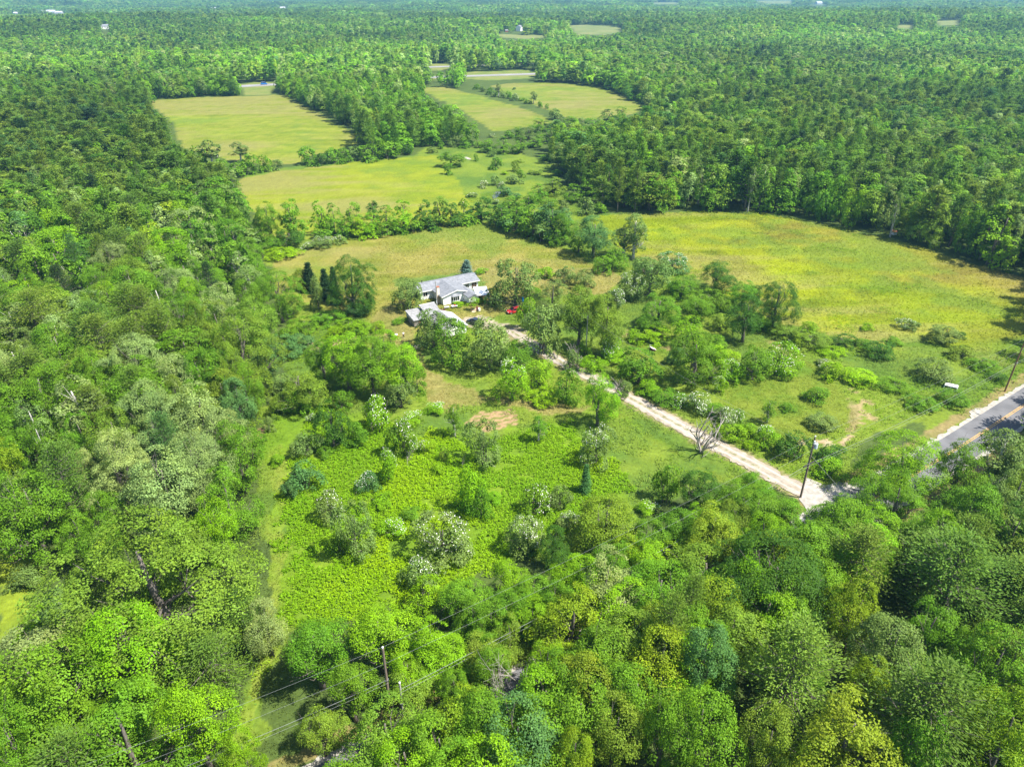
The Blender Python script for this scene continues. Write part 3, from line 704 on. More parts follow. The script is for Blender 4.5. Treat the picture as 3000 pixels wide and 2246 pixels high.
at_base('in thicket left of garage lawn', [
    ('A', 'b', 600, 1210, 890, 250, 'bright'), ('A', 'b', 730, 1240, 930, 230, 'green'), ('A', 'b', 890, 1250, 960, 230, 'bright'), ('A', 'b', 470, 1180, 935, 170, 'green'),
    ('A', 'b', 345, 1310, 1080, 260, 'olive'), ('A', 's', 870, 1300, 1130, 175, 'grey'), ('A', 's', 960, 1210, 1060, 110, 'green'), ('A', 's', 250, 1020, 900, 170, 'bluegreen'),
    ('A', 's', 150, 1120, 980, 150, 'bluegreen'), ('A', 's', 480, 840, 780, 160, 'green'), ('A', 's', 350, 880, 800, 140, 'green'), ('A', 's', 600, 900, 810, 140, 'bright'), ('A', 's', 680, 890, 830, 90, 'bright'),
    ('A', 's', 520, 920, 850, 120, 'lime'), ('A', 's', 760, 880, 820, 70, 'lime'), ('A', 's', 430, 1010, 940, 110, 'grey'), ('A', 's', 330, 970, 890, 130, 'bluegreen'), ('A', 's', 260, 940, 860, 110, 'green'), ('A', 'b', 60, 1100, 760, 240, 'green'), ('A', 'b', 120, 960, 700, 190, 'olive'),
    ('A', 'b', 800, 1110, 880, 170, 'bright'), ('A', 'b', 650, 1110, 880, 160, 'green'), ('A', 's', 240, 1210, 1110, 150, 'grey'), ('A', 's', 560, 1300, 1200, 120, 'green'),
])
at_base('in hedgerow behind house hayfield', [
    ('A', 'b', 175, 395, 180, 115, 'green'), ('A', 'b', 300, 385, 165, 135, 'green'), ('A', 'b', 455, 350, 168, 95, 'bright'), ('A', 'b', 520, 350, 185, 80, 'green'), ('A', 'b', 620, 350, 180, 120, 'green'),
    ('A', 'b', 730, 260, 165, 62, 'dark'), ('A', 'b', 645, 365, 255, 80, 'lime'), ('A', 'b', 722, 355, 235, 90, 'bright'), ('A', 'b', 800, 350, 200, 115, 'green'), ('A', 'b', 890, 335, 172, 115, 'bright'),
    ('A', 'b', 1000, 312, 165, 95, 'dark'), ('A', 'b', 1090, 300, 145, 115, 'olive'), ('A', 'b', 1150, 302, 180, 95, 'dark'), ('A', 'o', 1216, 240, 150, 42, 'green'), ('A', 'b', 1310, 272, 150, 135, 'dark'),
    ('A', 's', 120, 400, 270, 115, 'green'), ('A', 's', 270, 430, 330, 130, 'dark'), ('A', 's', 190, 440, 360, 110, 'green'), ('A', 'f', 460, 420, 362, 115, 'grey'), ('A', 'f', 370, 430, 395, 70, 'grey'),
    ('A', 'f', 545, 398, 355, 62, 'grey'), ('A', 's', 235, 478, 425, 160, 'lime'), ('A', 's', 450, 372, 318, 100, 'green'), ('A', 's', 570, 370, 305, 95, 'green'), ('A', 's', 690, 368, 305, 100, 'bright'),
    ('A', 's', 850, 348, 290, 90, 'green'), ('A', 's', 945, 338, 275, 95, 'green'), ('A', 's', 1050, 325, 262, 95, 'dark'), ('A', 's', 1200, 300, 238, 90, 'green'), ('A', 's', 1255, 292, 235, 85, 'green'),
    ('A', 'b', 1420, 302, 190, 125, 'dark'), ('A', 'b', 1500, 328, 200, 135, 'green'), ('A', 'b', 1590, 362, 190, 150, 'green'), ('A', 'b', 1690, 380, 180, 150, 'bluegreen'), ('A', 'b', 1750, 402, 240, 115, 'green'),
    ('A', 's', 1455, 335, 255, 120, 'bluegreen'), ('A', 's', 1560, 365, 285, 110, 'green'), ('A', 's', 1640, 392, 292, 110, 'grey'), ('A', 's', 1720, 412, 320, 100, 'green'),
])
at_base('in tree belt between house and big field', [
    ('A', 'b', 1910, 478, 262, 205, 'bluegreen'), ('B', 'o', 262, 450, 215, 112, 'grey'), ('B', 'o', 215, 440, 290, 130, 'grey'), ('A', 's', 2030, 545, 430, 130, 'green'), ('A', 's', 1830, 450, 350, 110, 'green'),
    ('B', 'f', 465, 512, 420, 150, 'bluegreen'), ('B', 's', 340, 525, 440, 115, 'grey'), ('B', 'a', 335, 645, 450, 185, 'grey'), ('B', 'f', 250, 655, 515, 150, 'grey'), ('B', 's', 120, 520, 430, 110, 'green'),
    ('B', 'a', 500, 645, 540, 140, 'green'), ('B', 'b', 668, 612, 465, 165, 'dark'), ('B', 'b', 620, 705, 600, 155, 'green'), ('B', 'b', 380, 805, 625, 195, 'green'), ('B', 'b', 565, 765, 640, 165, 'green'),
    ('B', 'b', 800, 705, 560, 135, 'green'), ('B', 'b', 955, 795, 565, 215, 'dark'), ('B', 'b', 805, 865, 640, 175, 'dark'), ('B', 's', 700, 725, 615, 120, 'green'), ('B', 'f', 180, 690, 600, 100, 'grey'),
    ('B', 's', 870, 650, 580, 70, 'dark'), ('B', 's', 470, 620, 560, 90, 'green'), ('B', 's', 880, 800, 720, 110, 'bright'), ('B', 's', 700, 800, 720, 120, 'olive'),
])
at_base('on mown ground right of driveway', [
    ('B', 's', 525, 875, 740, 145, 'bright'), ('B', 's', 1010, 842, 772, 135, 'olive'), ('B', 's', 1130, 892, 820, 175, 'olive'), ('B', 's', 1140, 812, 762, 80, 'lime'), ('B', 'b', 560, 1085, 830, 240, 'green'),
    ('B', 'a', 650, 1040, 880, 160, 'bright'), ('B', 's', 470, 975, 890, 95, 'bluegreen'), ('B', 'f', 740, 1062, 950, 115, 'bright'), ('B', 'f', 690, 1112, 1030, 65, 'bright'), ('B', 'a', 855, 1052, 880, 155, 'green'),
    ('B', 'f', 985, 1032, 870, 190, 'bright'), ('B', 's', 285, 1085, 915, 225, 'green'), ('B', 'b', 118, 935, 640, 190, 'olive'), ('B', 'f', 150, 945, 840, 115, 'bright'), ('B', 's', 340, 865, 800, 190, 'lime'),
    ('B', 'o', 930, 1262, 1145, 62, 'green'), ('B', 'f', 1220, 985, 950, 90, 'grey'), ('B', 's', 1250, 1050, 965, 120, 'lime'), ('B', 's', 1390, 1075, 1010, 170, 'lime'), ('B', 's', 1030, 1205, 1170, 70, 'green'),
    ('B', 's', 1170, 1160, 1090, 120, 'green'), ('B', 's', 1200, 1300, 1235, 160, 'grey'), ('B', 's', 1090, 880, 820, 80, 'yellow'), ('B', 's', 680, 900, 830, 110, 'green'), ('B', 's', 610, 960, 860, 110, 'bright'),
    ('B', 's', 730, 960, 900, 100, 'lime'), ('B', 's', 60, 1010, 940, 140, 'bright'), ('B', 's', 250, 1010, 960, 100, 'bright'),
])
at_base('in the rough meadow by the road', [
    ('B', 'f', 1625, 797, 745, 95, 'grey'), ('B', 's', 1800, 872, 785, 155, 'grey'), ('B', 's', 1485, 943, 865, 155, 'dark'), ('B', 's', 1310, 882, 835, 125, 'dark'), ('B', 's', 1900, 945, 885, 125, 'olive'),
    ('B', 's', 1745, 1062, 955, 185, 'grey'), ('B', 's', 1890, 838, 808, 55, 'dark'), ('B', 's', 1400, 880, 845, 90, 'green'), ('B', 's', 1560, 870, 835, 80, 'green'), ('B', 's', 1850, 1180, 1110, 150, 'green'),
    ('B', 's', 1700, 1200, 1140, 160, 'green'), ('B', 's', 1560, 1110, 1060, 170, 'green'), ('B', 's', 2000, 1000, 950, 140, 'green'), ('B', 's', 2080, 1060, 1020, 90, 'dark'), ('B', 's', 1250, 930, 890, 140, 'lime'), ('B', 's', 1430, 800, 765, 60, 'lime'),
])
at_base('along the gravel driveway', [
    ('D', 's', 800, 320, 240, 150, 'bright'), ('D', 's', 890, 385, 300, 170, 'green'), ('D', 'f', 985, 400, 320, 120, 'green'), ('D', 'f', 1085, 420, 320, 165, 'grey'), ('D', 's', 1180, 450, 380, 130, 'green'), ('D', 'f', 1255, 500, 405, 140, 'grey'),
    ('D', 's', 1305, 595, 505, 170, 'bright'), ('D', 'f', 1325, 470, 410, 90, 'green'), ('D', 'f', 1490, 635, 515, 150, 'bright'), ('D', 's', 1650, 705, 560, 185, 'dark'), ('D', 's', 1390, 580, 500, 120, 'bright'),
    ('D', 's', 1875, 725, 640, 175, 'dark'), ('D', 's', 1860, 815, 715, 170, 'bright'), ('D', 's', 600, 130, 70, 140, 'bright'), ('D', 's', 350, 175, 60, 90, 'grey'), ('D', 's', 1410, 640, 590, 80, 'lime'),
])
at_base('beside the driveway bend', [
    ('D', 'b', 500, 510, 218, 205, 'bright', 'bushy bright tree standing left of the gravel driveway'), ('A', 'f', 1470, 1265, 1045, 180, 'bright', 'large white-flowering bush in front of the garage trees'),
    ('A', 's', 1620, 1180, 1035, 165, 'bright', 'bright leafy bush right of the large white-flowering bush'), ('A', 's', 1770, 1275, 1090, 155, 'green', 'vine-covered bush left of the driveway bend'),
    ('A', 's', 1640, 1270, 1190, 170, 'lime', 'lime green thicket beneath the bright leafy bushes'), ('A', 's', 1860, 1020, 930, 90, 'green'),
])
at_base('in the fern meadow', [
    ('C', 'a', 615, 485, 200, 225, 'dark'), ('C', 's', 770, 465, 320, 155, 'green'), ('C', 's', 450, 535, 390, 185, 'grey'), ('C', 'f', 900, 385, 150, 175, 'bright'), ('C', 'f', 1065, 545, 315, 175, 'green'),
    ('C', 'f', 975, 705, 500, 135, 'bright'), ('C', 's', 430, 765, 590, 205, 'bluegreen'), ('C', 's', 340, 815, 700, 105, 'bluegreen'), ('C', 'f', 850, 765, 640, 135, 'bluegreen'), ('C', 'f', 600, 965, 775, 170, 'grey'),
    ('C', 'a', 765, 1185, 845, 225, 'grey'), ('C', 's', 655, 1195, 1040, 145, 'green'), ('C', 'f', 1335, 1235, 945, 340, 'grey'), ('C', 'f', 1000, 1055, 955, 165, 'bright'), ('C', 'f', 1180, 1395, 1225, 225, 'grey'),
    ('C', 'o', 1398, 405, 180, 92, 'green'), ('C', 'a', 1580, 585, 305, 205, 'grey'), ('C', 's', 1500, 905, 620, 175, 'bright'), ('C', 's', 1570, 945, 755, 150, 'green'), ('C', 'f', 1930, 915, 740, 185, 'green'), ('C', 's', 2080, 885, 735, 140, 'grey'),
    ('C', 's', 1110, 945, 875, 130, 'green'), ('C', 'f', 490, 315, 255, 90, 'grey'), ('C', 'f', 1125, 325, 255, 140, 'bright'), ('C', 'f', 1270, 255, 195, 130, 'bright'), ('C', 'f', 1210, 515, 435, 120, 'lime'),
    ('C', 'f', 1850, 1185, 945, 260, 'grey'), ('C', 'b', 2040, 1265, 1010, 190, 'dark'), ('C', 's', 200, 375, 275, 75, 'grey'), ('C', 's', 155, 435, 380, 55, 'green'), ('C', 's', 400, 260, 120, 170, 'green'),
    ('D', 'f', 500, 755, 530, 195, 'grey'), ('D', 'c', 430, 898, 735, 70, 'bluegreen', 'small blue-green spruce standing in the ferns'), ('D', 'o', 155, 600, 445, 84, 'green', 'small columnar green conifer in the ferns below the bare plot'),
    ('D', 's', 905, 965, 755, 145, 'green'), ('D', 'b', 1080, 1055, 785, 235, 'dark'), ('D', 'f', 790, 1025, 960, 120, 'bright'), ('D', 'f', 330, 1105, 1025, 120, 'grey'), ('C', 's', 880, 720, 690, 90, 'lime'), ('C', 's', 1330, 560, 470, 60, 'olive'), ('C', 's', 930, 860, 790, 150, 'bright'),
    ('C', 's', 1390, 1170, 1090, 150, 'grey'), ('C', 's', 1900, 1180, 1080, 120, 'dark'), ('C', 's', 560, 540, 470, 90, 'green'), ('C', 's', 1290, 640, 580, 90, 'lime'), ('C', 's', 250, 590, 520, 90, 'bright'), ('C', 's', 1650, 830, 770, 110, 'bright'),
])
at_base('in marshy hollow beyond the hedgerow', [
    ('W', 'b', 185, 252, 150, 155, 'green'), ('W', 's', 170, 302, 232, 65, 'green'), ('W', 's', 485, 268, 190, 95, 'green'), ('W', 's', 610, 282, 212, 62, 'olive'), ('W', 's', 350, 212, 162, 34, 'green'), ('W', 's', 460, 182, 130, 62, 'grey'),
    ('W', 's', 985, 355, 272, 85, 'grey'), ('W', 's', 650, 322, 268, 55, 'green'), ('W', 'b', 430, 155, 65, 115, 'green'), ('W', 'b', 530, 158, 52, 115, 'green'), ('W', 'b', 640, 160, 50, 125, 'green'), ('W', 'f', 405, 392, 345, 70, 'pale'),
    ('W', 'f', 520, 388, 352, 55, 'pale'), ('W', 'f', 320, 455, 422, 75, 'grey'), ('W', 'f', 480, 494, 462, 64, 'grey'), ('W', 's', 605, 365, 305, 105, 'grey'), ('W', 's', 480, 375, 308, 75, 'grey'), ('W', 's', 545, 445, 378, 105, 'bluegreen'),
    ('W', 's', 605, 468, 420, 85, 'bluegreen'), ('W', 'b', 860, 435, 325, 155, 'olive'), ('W', 'b', 1000, 490, 370, 135, 'green'), ('W', 'b', 760, 480, 370, 125, 'green'), ('W', 'b', 700, 570, 430, 145, 'green'), ('W', 'b', 570, 570, 450, 135, 'green'),
    ('W', 'b', 850, 590, 465, 155, 'green'), ('W', 'b', 1100, 450, 300, 135, 'green'), ('W', 'b', 1225, 510, 240, 115, 'dark'), ('W', 's', 1080, 570, 460, 115, 'grey'), ('W', 'b', 930, 590, 475, 105, 'grey'), ('W', 's', 1180, 560, 490, 100, 'green'),
    ('W', 's', 120, 130, 85, 50, 'green'), ('W', 's', 190, 120, 80, 60, 'grey'), ('W', 's', 275, 125, 78, 80, 'green'), ('W', 's', 370, 125, 80, 55, 'green'), ('W', 'f', 460, 55, 30, 50, 'grey'), ('W', 's', 60, 160, 115, 70, 'grey'), ('W', 's', 820, 205, 170, 110, 'green'), ('W', 's', 740, 300, 270, 100, 'olive'), ('W', 's', 900, 310, 270, 90, 'green'), ('W', 's', 640, 220, 200, 60, 'olive'), ('W', 's', 540, 300, 275, 50, 'lime'),
])
at_base('below the two far fields', [
    ('U', 'b', 1270, 862, 775, 105, 'green'), ('U', 'b', 1340, 855, 788, 95, 'dark'), ('U', 'b', 1485, 832, 755, 105, 'green'), ('U', 'b', 1565, 835, 768, 115, 'grey'), ('U', 'b', 1725, 805, 715, 125, 'dark'), ('U', 'b', 1805, 795, 700, 110, 'green'),
    ('U', 'b', 1150, 885, 825, 85, 'green'), ('U', 'b', 1215, 905, 825, 105, 'grey'), ('U', 's', 1090, 900, 850, 75, 'green'), ('U', 'b', 1405, 885, 795, 135, 'green'), ('U', 'b', 1620, 885, 775, 155, 'green'), ('U', 'b', 1500, 915, 815, 130, 'dark'),
    ('U', 'b', 1330, 930, 850, 120, 'green'), ('U', 'b', 1250, 960, 900, 110, 'green'), ('U', 'b', 1560, 960, 870, 130, 'green'), ('U', 'o', 1650, 960, 840, 90, 'grey'),
])
at_base('in hedge splitting the far fields', [
    ('X', 's', 870, 455, 385, 95, 'green'), ('X', 's', 950, 485, 410, 95, 'grey'), ('X', 's', 1040, 525, 430, 95, 'green'), ('X', 'o', 1150, 552, 365, 85, 'grey'), ('X', 's', 1215, 565, 490, 95, 'grey'), ('X', 's', 1285, 575, 480, 90, 'green'),
    ('X', 'f', 1358, 602, 510, 115, 'grey'), ('X', 's', 1450, 605, 560, 90, 'green'), ('X', 's', 1500, 642, 570, 75, 'green'), ('X', 'o', 1605, 642, 470, 82, 'grey'), ('X', 's', 1690, 688, 610, 75, 'green'), ('X', 's', 1780, 708, 640, 55, 'green'),
    ('X', 's', 1355, 458, 428, 55, 'bluegreen'), ('U', 's', 1390, 780, 708, 95, 'grey'), ('X', 's', 1560, 640, 595, 80, 'green'), ('X', 's', 1110, 540, 470, 70, 'green'),
])
at_base('between the two left hayfields', [
    ('T', 's', 1300, 1095, 960, 125, 'green'), ('T', 'o', 1380, 1095, 900, 115, 'grey'), ('T', 'o', 1560, 1055, 915, 100, 'grey'), ('T', 's', 1450, 1145, 1035, 110, 'green'), ('T', 's', 1550, 1152, 1055, 135, 'green'), ('T', 's', 1640, 1135, 1005, 125, 'green'),
    ('T', 's', 1720, 1115, 1015, 95, 'green'), ('T', 's', 1800, 1105, 1040, 85, 'grey'), ('T', 's', 2000, 1075, 960, 135, 'green'), ('T', 's', 2080, 1078, 1000, 105, 'dark'), ('T', 's', 2165, 1065, 965, 115, 'green'), ('U', 's', 20, 1058, 965, 90, 'green'),
    ('U', 's', 90, 1045, 955, 120, 'grey'), ('U', 's', 180, 1050, 945, 145, 'green'), ('U', 's', 305, 1035, 925, 155, 'green'), ('U', 's', 425, 1005, 938, 85, 'dark'),
])
at_crown('along the near road', [
    ('D', 'b', 1430, 980, 470, 9.5, 'green', 'wide leafy tree left of the driveway mouth below the transformer pole'), ('D', 'b', 1175, 1115, 320, 11, 'orange'), ('D', 'b', 1590, 1040, 260, 9, 'green'), ('P', 'b', 1945, 1735, 270, 10, 'green'), ('P', 'b', 2060, 1690, 230, 10, 'olive'), ('P', 'b', 1830, 1790, 240, 10, 'bright'), ('D', 'b', 1480, 1150, 260, 11, 'bright'), ('D', 'b', 1640, 1230, 220, 12, 'green'), ('D', 'b', 560, 1050, 360, 9.5, 'orange', 'orange-tinged leafy tree at the lower edge of the fern meadow'),
    ('G', 'b', 1030, 230, 370, 12, 'bright', 'bright leafy tree covering the bend of the paved road'), ('G', 'b', 1290, 270, 230, 12, 'green'), ('G', 'o', 1480, 215, 190, 14, 'grey', 'tall grey-green tree rising in front of the paved road'),
    ('G', 'b', 665, 530, 180, 9, 'bright'), ('G', 'b', 1000, 430, 340, 12, 'green'), ('G', 'b', 890, 570, 270, 11, 'bright'), ('G', 'b', 400, 800, 560, 14, 'dark', 'huge dark glossy-leaved oak in the near right woods'),
    ('G', 'p', 830, 690, 320, 15, 'pinelight'), ('G', 'p', 1270, 760, 440, 17, 'pinegreen', 'broad soft-needled pine at middle of the near right woods'), ('G', 'b', 1530, 580, 240, 13, 'dark'), ('G', 'p', 510, 1190, 430, 17, 'pinelight', 'light olive pine left of the yellow saplings in near right woods'),
    ('G', 'b', 110, 1170, 250, 15, 'bluegreen'), ('G', 'b', 90, 1490, 330, 15, 'green'), ('G', 'b', 800, 940, 230, 12, 'yellow'), ('G', 'b', 950, 1120, 310, 13, 'grey'), ('G', 'b', 1140, 1030, 250, 13, 'green'), ('G', 'p', 1140, 1390, 500, 18, 'pinegreen', 'large blue-tinted pine at lower right corner of near woods'),
    ('G', 'b', 1450, 1190, 320, 15, 'green'), ('G', 'b', 740, 1560, 480, 16, 'orange'), ('G', 'b', 400, 1560, 260, 14, 'olive'), ('G', 'b', 1500, 1520, 330, 16, 'yellow'), ('G', 'p', 30, 920, 200, 15, 'pinelight'), ('G', 'b', 1330, 480, 280, 13, 'green'),
    ('G', 'b', 850, 1290, 200, 12, 'yellow'), ('G', 'b', 1180, 590, 200, 12, 'bright'), ('G', 'b', 1550, 400, 220, 14, 'grey'), ('G', 'b', 1090, 1570, 240, 14, 'green'), ('G', 'b', 1300, 1130, 150, 12, 'green'),
    ('E', 'b', 250, 560, 440, 11, 'bright'), ('E', 'b', 590, 640, 340, 9.5, 'bright'), ('E', 'b', 790, 330, 330, 7, 'green'), ('E', 'b', 1080, 430, 290, 8, 'green'), ('E', 'b', 1090, 200, 240, 7, 'bright'), ('E', 'b', 1500, 470, 470, 11, 'yellow'),
    ('E', 'b', 1720, 220, 430, 12, 'pale'), ('E', 'p', 2120, 560, 330, 17, 'pinelight'), ('E', 'b', 300, 1230, 560, 12, 'olive'), ('E', 'b', 780, 1190, 290, 9, 'yellow', 'yellow-green leafy tree just left of the bare white branches'), ('E', 'b', 1130, 1250, 540, 13, 'bluegreen', 'blue-green leafy tree below the bare white branches'),
    ('E', 'b', 1600, 940, 420, 12, 'orange'), ('E', 'b', 1770, 1190, 380, 12, 'olive'), ('E', 'b', 2090, 1210, 340, 14, 'green'), ('E', 'b', 960, 780, 280, 9, 'green'), ('E', 'b', 430, 830, 260, 8, 'bright'), ('E', 'b', 1510, 1380, 260, 12, 'yellow'), ('E', 'b', 60, 900, 300, 10, 'green'), ('E', 'b', 1330, 760, 280, 10, 'bright'), ('E', 'b', 560, 330, 260, 6, 'lime'), ('E', 'b', 1440, 150, 220, 8, 'dark'), ('E', 'b', 730, 930, 220, 8, 'green'),
])
at_crown('on the near left edge', [
    ('H', 'b', 740, 720, 860, 19, 'olive', 'enormous wide olive-green tree leaning over the mown path'), ('H', 'b', 620, 1080, 430, 15, 'bright', 'bright leafy tree in front of the enormous wide tree'), ('H', 'b', 190, 1290, 480, 16, 'green'), ('H', 'b', 600, 1500, 480, 15, 'green'),
    ('H', 'b', 950, 1420, 330, 14, 'bright'), ('H', 'p', 300, 250, 250, 17, 'pinegreen'), ('H', 'b', 560, 180, 330, 16, 'pale'), ('H', 'b', 800, 290, 340, 16, 'pale'), ('H', 'b', 130, 400, 330, 16, 'green'), ('H', 'b', 960, 190, 330, 16, 'pale'), ('H', 'b', 1100, 330, 250, 13, 'green'),
    ('H', 'b', 1150, 110, 230, 14, 'green'), ('H', 'b', 1540, 1080, 330, 11, 'green'), ('H', 'b', 1560, 1480, 220, 7, 'olive'), ('H', 'b', 1290, 960, 200, 9, 'pale'), ('H', 's', 220, 940, 260, 4, 'bright'), ('H', 's', 120, 720, 160, 3, 'grey'), ('H', 'b', 1040, 480, 200, 13, 'bright'), ('H', 'b', 60, 1560, 300, 15, 'green'), ('H', 'b', 1180, 1600, 200, 9, 'bright'),
])
at_crown('in the left woods', [
    ('L', 'b', 1200, 180, 230, 15, 'green'), ('L', 'b', 1150, 330, 300, 15, 'pale'), ('L', 'b', 1050, 480, 360, 15, 'bright'), ('L', 'b', 1140, 640, 380, 15, 'green'), ('L', 'b', 1080, 730, 280, 15, 'pale'), ('L', 'b', 810, 1180, 360, 16, 'pale'), ('L', 'b', 1060, 1270, 240, 15, 'pale'),
    ('L', 'b', 1450, 1050, 420, 18, 'olive', 'big olive-green tree beside the garden strip at the left woods edge'), ('L', 'b', 350, 480, 380, 15, 'bright'), ('L', 'p', 350, 700, 190, 15, 'spruce'), ('L', 'p', 770, 840, 330, 17, 'pinelight'), ('L', 'b', 680, 560, 250, 15, 'pale'), ('L', 'b', 1370, 420, 240, 15, 'green'),
    ('L', 'b', 250, 1370, 480, 17, 'green'), ('L', 'b', 900, 1470, 400, 16, 'pale'), ('L', 'b', 1210, 1480, 320, 15, 'pale'), ('L', 'b', 1440, 1400, 210, 12, 'bluegreen'), ('L', 'p', 590, 960, 330, 17, 'pinegreen'), ('L', 'p', 130, 560, 260, 17, 'pinegreen'), ('L', 'p', 800, 270, 240, 18, 'pinegreen'), ('L', 'b', 1330, 200, 160, 14, 'green'),
    ('L', 'b', 600, 700, 300, 15, 'green'), ('L', 'b', 1100, 920, 330, 16, 'green'), ('L', 'b', 1350, 830, 240, 15, 'pale'), ('L', 'b', 1560, 620, 170, 13, 'green'), ('L', 'b', 1500, 780, 200, 14, 'green'), ('L', 'b', 1480, 1300, 180, 12, 'green'), ('L', 'b', 1500, 500, 170, 13, 'green'), ('L', 'b', 40, 1280, 170, 16, 'pale'), ('L', 'p', 200, 900, 340, 18, 'pinelight'), ('L', 'b', 350, 1090, 300, 15, 'green'), ('L', 'p', 480, 320, 260, 18, 'pinelight'),
])
_r = np.random.default_rng(5); _c = [(-24, 43.2), (-3, 55.2), (20, 69), (55, 91.9), (76, 105.5)]
for off in (5.6, 10.5, -5.4, -9.0):
    for (ax, ay), (bx, by) in zip(_c[:-1], _c[1:]):
        L_ = math.hypot(bx - ax, by - ay); k_ = max(1, round(L_ / (4.3 if off > 0 else 4.8)))
        for i_ in range(k_):
            t_ = (i_ + _r.uniform(.1, .9)) / k_; o_ = off + _r.uniform(-.8, 1.2)
            X_, Y_ = ax + (bx - ax) * t_ + (by - ay) / L_ * o_, ay + (by - ay) * t_ - (bx - ax) / L_ * o_
            if 50 < X_ or (off < 0 and not -12 < X_ < 39): continue
            PLACED.append(('b', X_, Y_, _r.uniform(10.5, 13.5) if off > 0 else _r.uniform(6, 8.5), _r.uniform(4.0, 5.2) if off > 0 else _r.uniform(3.0, 3.9), str(_r.choice(['green', 'bright', 'yellow', 'olive', 'green', 'bright', 'green'])), 'lining the near side of the road' if off > 0 else 'between the road and the ferns', float(pr(X_, Y_, 6)[0]), None))
def build_placed():
    zones = {}
    for p in PLACED: zones.setdefault((p[6], KIND[p[0]][2]), []).append(p)
    for (zone, word), L in zones.items():
        L.sort(key=lambda p: p[7])
        names = [p for p in L if p[8] is None]
        for i, p in enumerate(names):
            k, X, Y, H, R, tint, _, u, lab = p
            nm, key, word, cat = KIND[k]
            if len(names) == 1: lab = f'{ADJ[tint]} {word} {zone}'
            elif i == len(names) - 1: lab = f'{ADJ[tint]} {word}, rightmost {zone}'
            else: lab = f'{ADJ[tint]} {word}, {ORD[i]} from left {zone}'
            make_plant(p, lab)
        for p in L:
            if p[8] is not None: make_plant(p, p[8])
def make_plant(p, lab):
    k, X, Y, H, R, tint, zone, u, _ = p
    nm, key, word, cat = KIND[k]
    d = depth(X, Y)
    if k == 'b': key = 'broad_big' if R > 6.2 and d < 200 else ('apple_near' if H < 6.5 and d < 260 else ('broad_near' if d < 240 else 'broad_mid'))
    elif k == 'o': key = 'poplar_near' if d < 240 else 'poplar_mid'
    elif k == 'p': key = 'pine_near' if d < 260 else 'pine_mid'
    elif k in 'sf': key = 'apple_near' if (R > 3.4 and d < 240) else ('shrub_near' if d < 230 else 'shrub_mid')
    elif k == 'a': key = 'apple_near'
    elif k == 'c': key = 'spruce_near'
    plant(nm, key, X, Y, H, R, tint, lab, cat, word + 's ' + zone, flower=(1 if k == 'f' else None))
build_placed()
# leafless ones and the blue spruce behind the roof
bx, by = un(*px('D', 1112, 650))
plant('dead_tree', 'bare_near', bx, by, top_z(by, px('D', 0, 392)[1]), 4.4, 'grey', 'leafless grey tree with many twigs beside the gravel driveway', 'tree', None, var=0, rz=.6)
bx, by = un(*px('E', 1120, 900), 6)
plant('dead_tree', 'bare_near', bx, by, 12, 5.2, 'grey', 'bare pale-branched dead tree in the near roadside woods', 'tree', None, var=1, rz=.9)
bx, by = un(*px('A', 1815, 1060))
plant('dead_tree', 'bare_small', bx, by, 6, 2.9, 'grey', 'bare grey bush at the driveway bend beside the pole', 'tree', None)
bx, by = un(*px('D', 650, 330))
plant('dead_tree', 'bare_small', bx, by, 4.5, 2.7, 'grey', 'twiggy grey half-dead tree touching the left driveway edge', 'tree', None, rz=2.)
plant('sapling', 'shrub_near', bx + .3, by + .4, 3.6, 1.8, 'grey', 'thin grey-green sapling growing through the twiggy half-dead tree', 'tree', None)
bx, by = un(*px('C', 1590, 560))
plant('dead_tree', 'bare_small', bx, by - .6, 4.4, 2.2, 'grey', 'dead grey limbs on the front of a fern-meadow tree', 'tree', None)
bx, by = un(*px('C', 1100, 540))
plant('dead_tree', 'bare_small', bx, by - .4, 3, 1.8, 'grey', 'dead grey limbs under the white-flowering shrub in the ferns', 'tree', None)
bx, by = un(*px('C', 1450, 590))
plant('dead_tree', 'bare_small', bx, by, 2.6, .7, 'grey', 'small bare snag left of the tree with dead limbs', 'tree', None)
bx, by = un(*px('W', 1187, 480))
plant('dead_tree', 'bare_small', bx, by, 9.5, 2.2, 'grey', 'white dead trunk at the woods edge beyond the marsh', 'tree', None)
plant('spruce_tree', 'spruce_near', -13.3, 200.3, top_z(200.3, px('Z', 0, 190)[1]), 2.35, 'bluespruce', 'blue-grey spruce standing behind the house roof', 'tree', None)

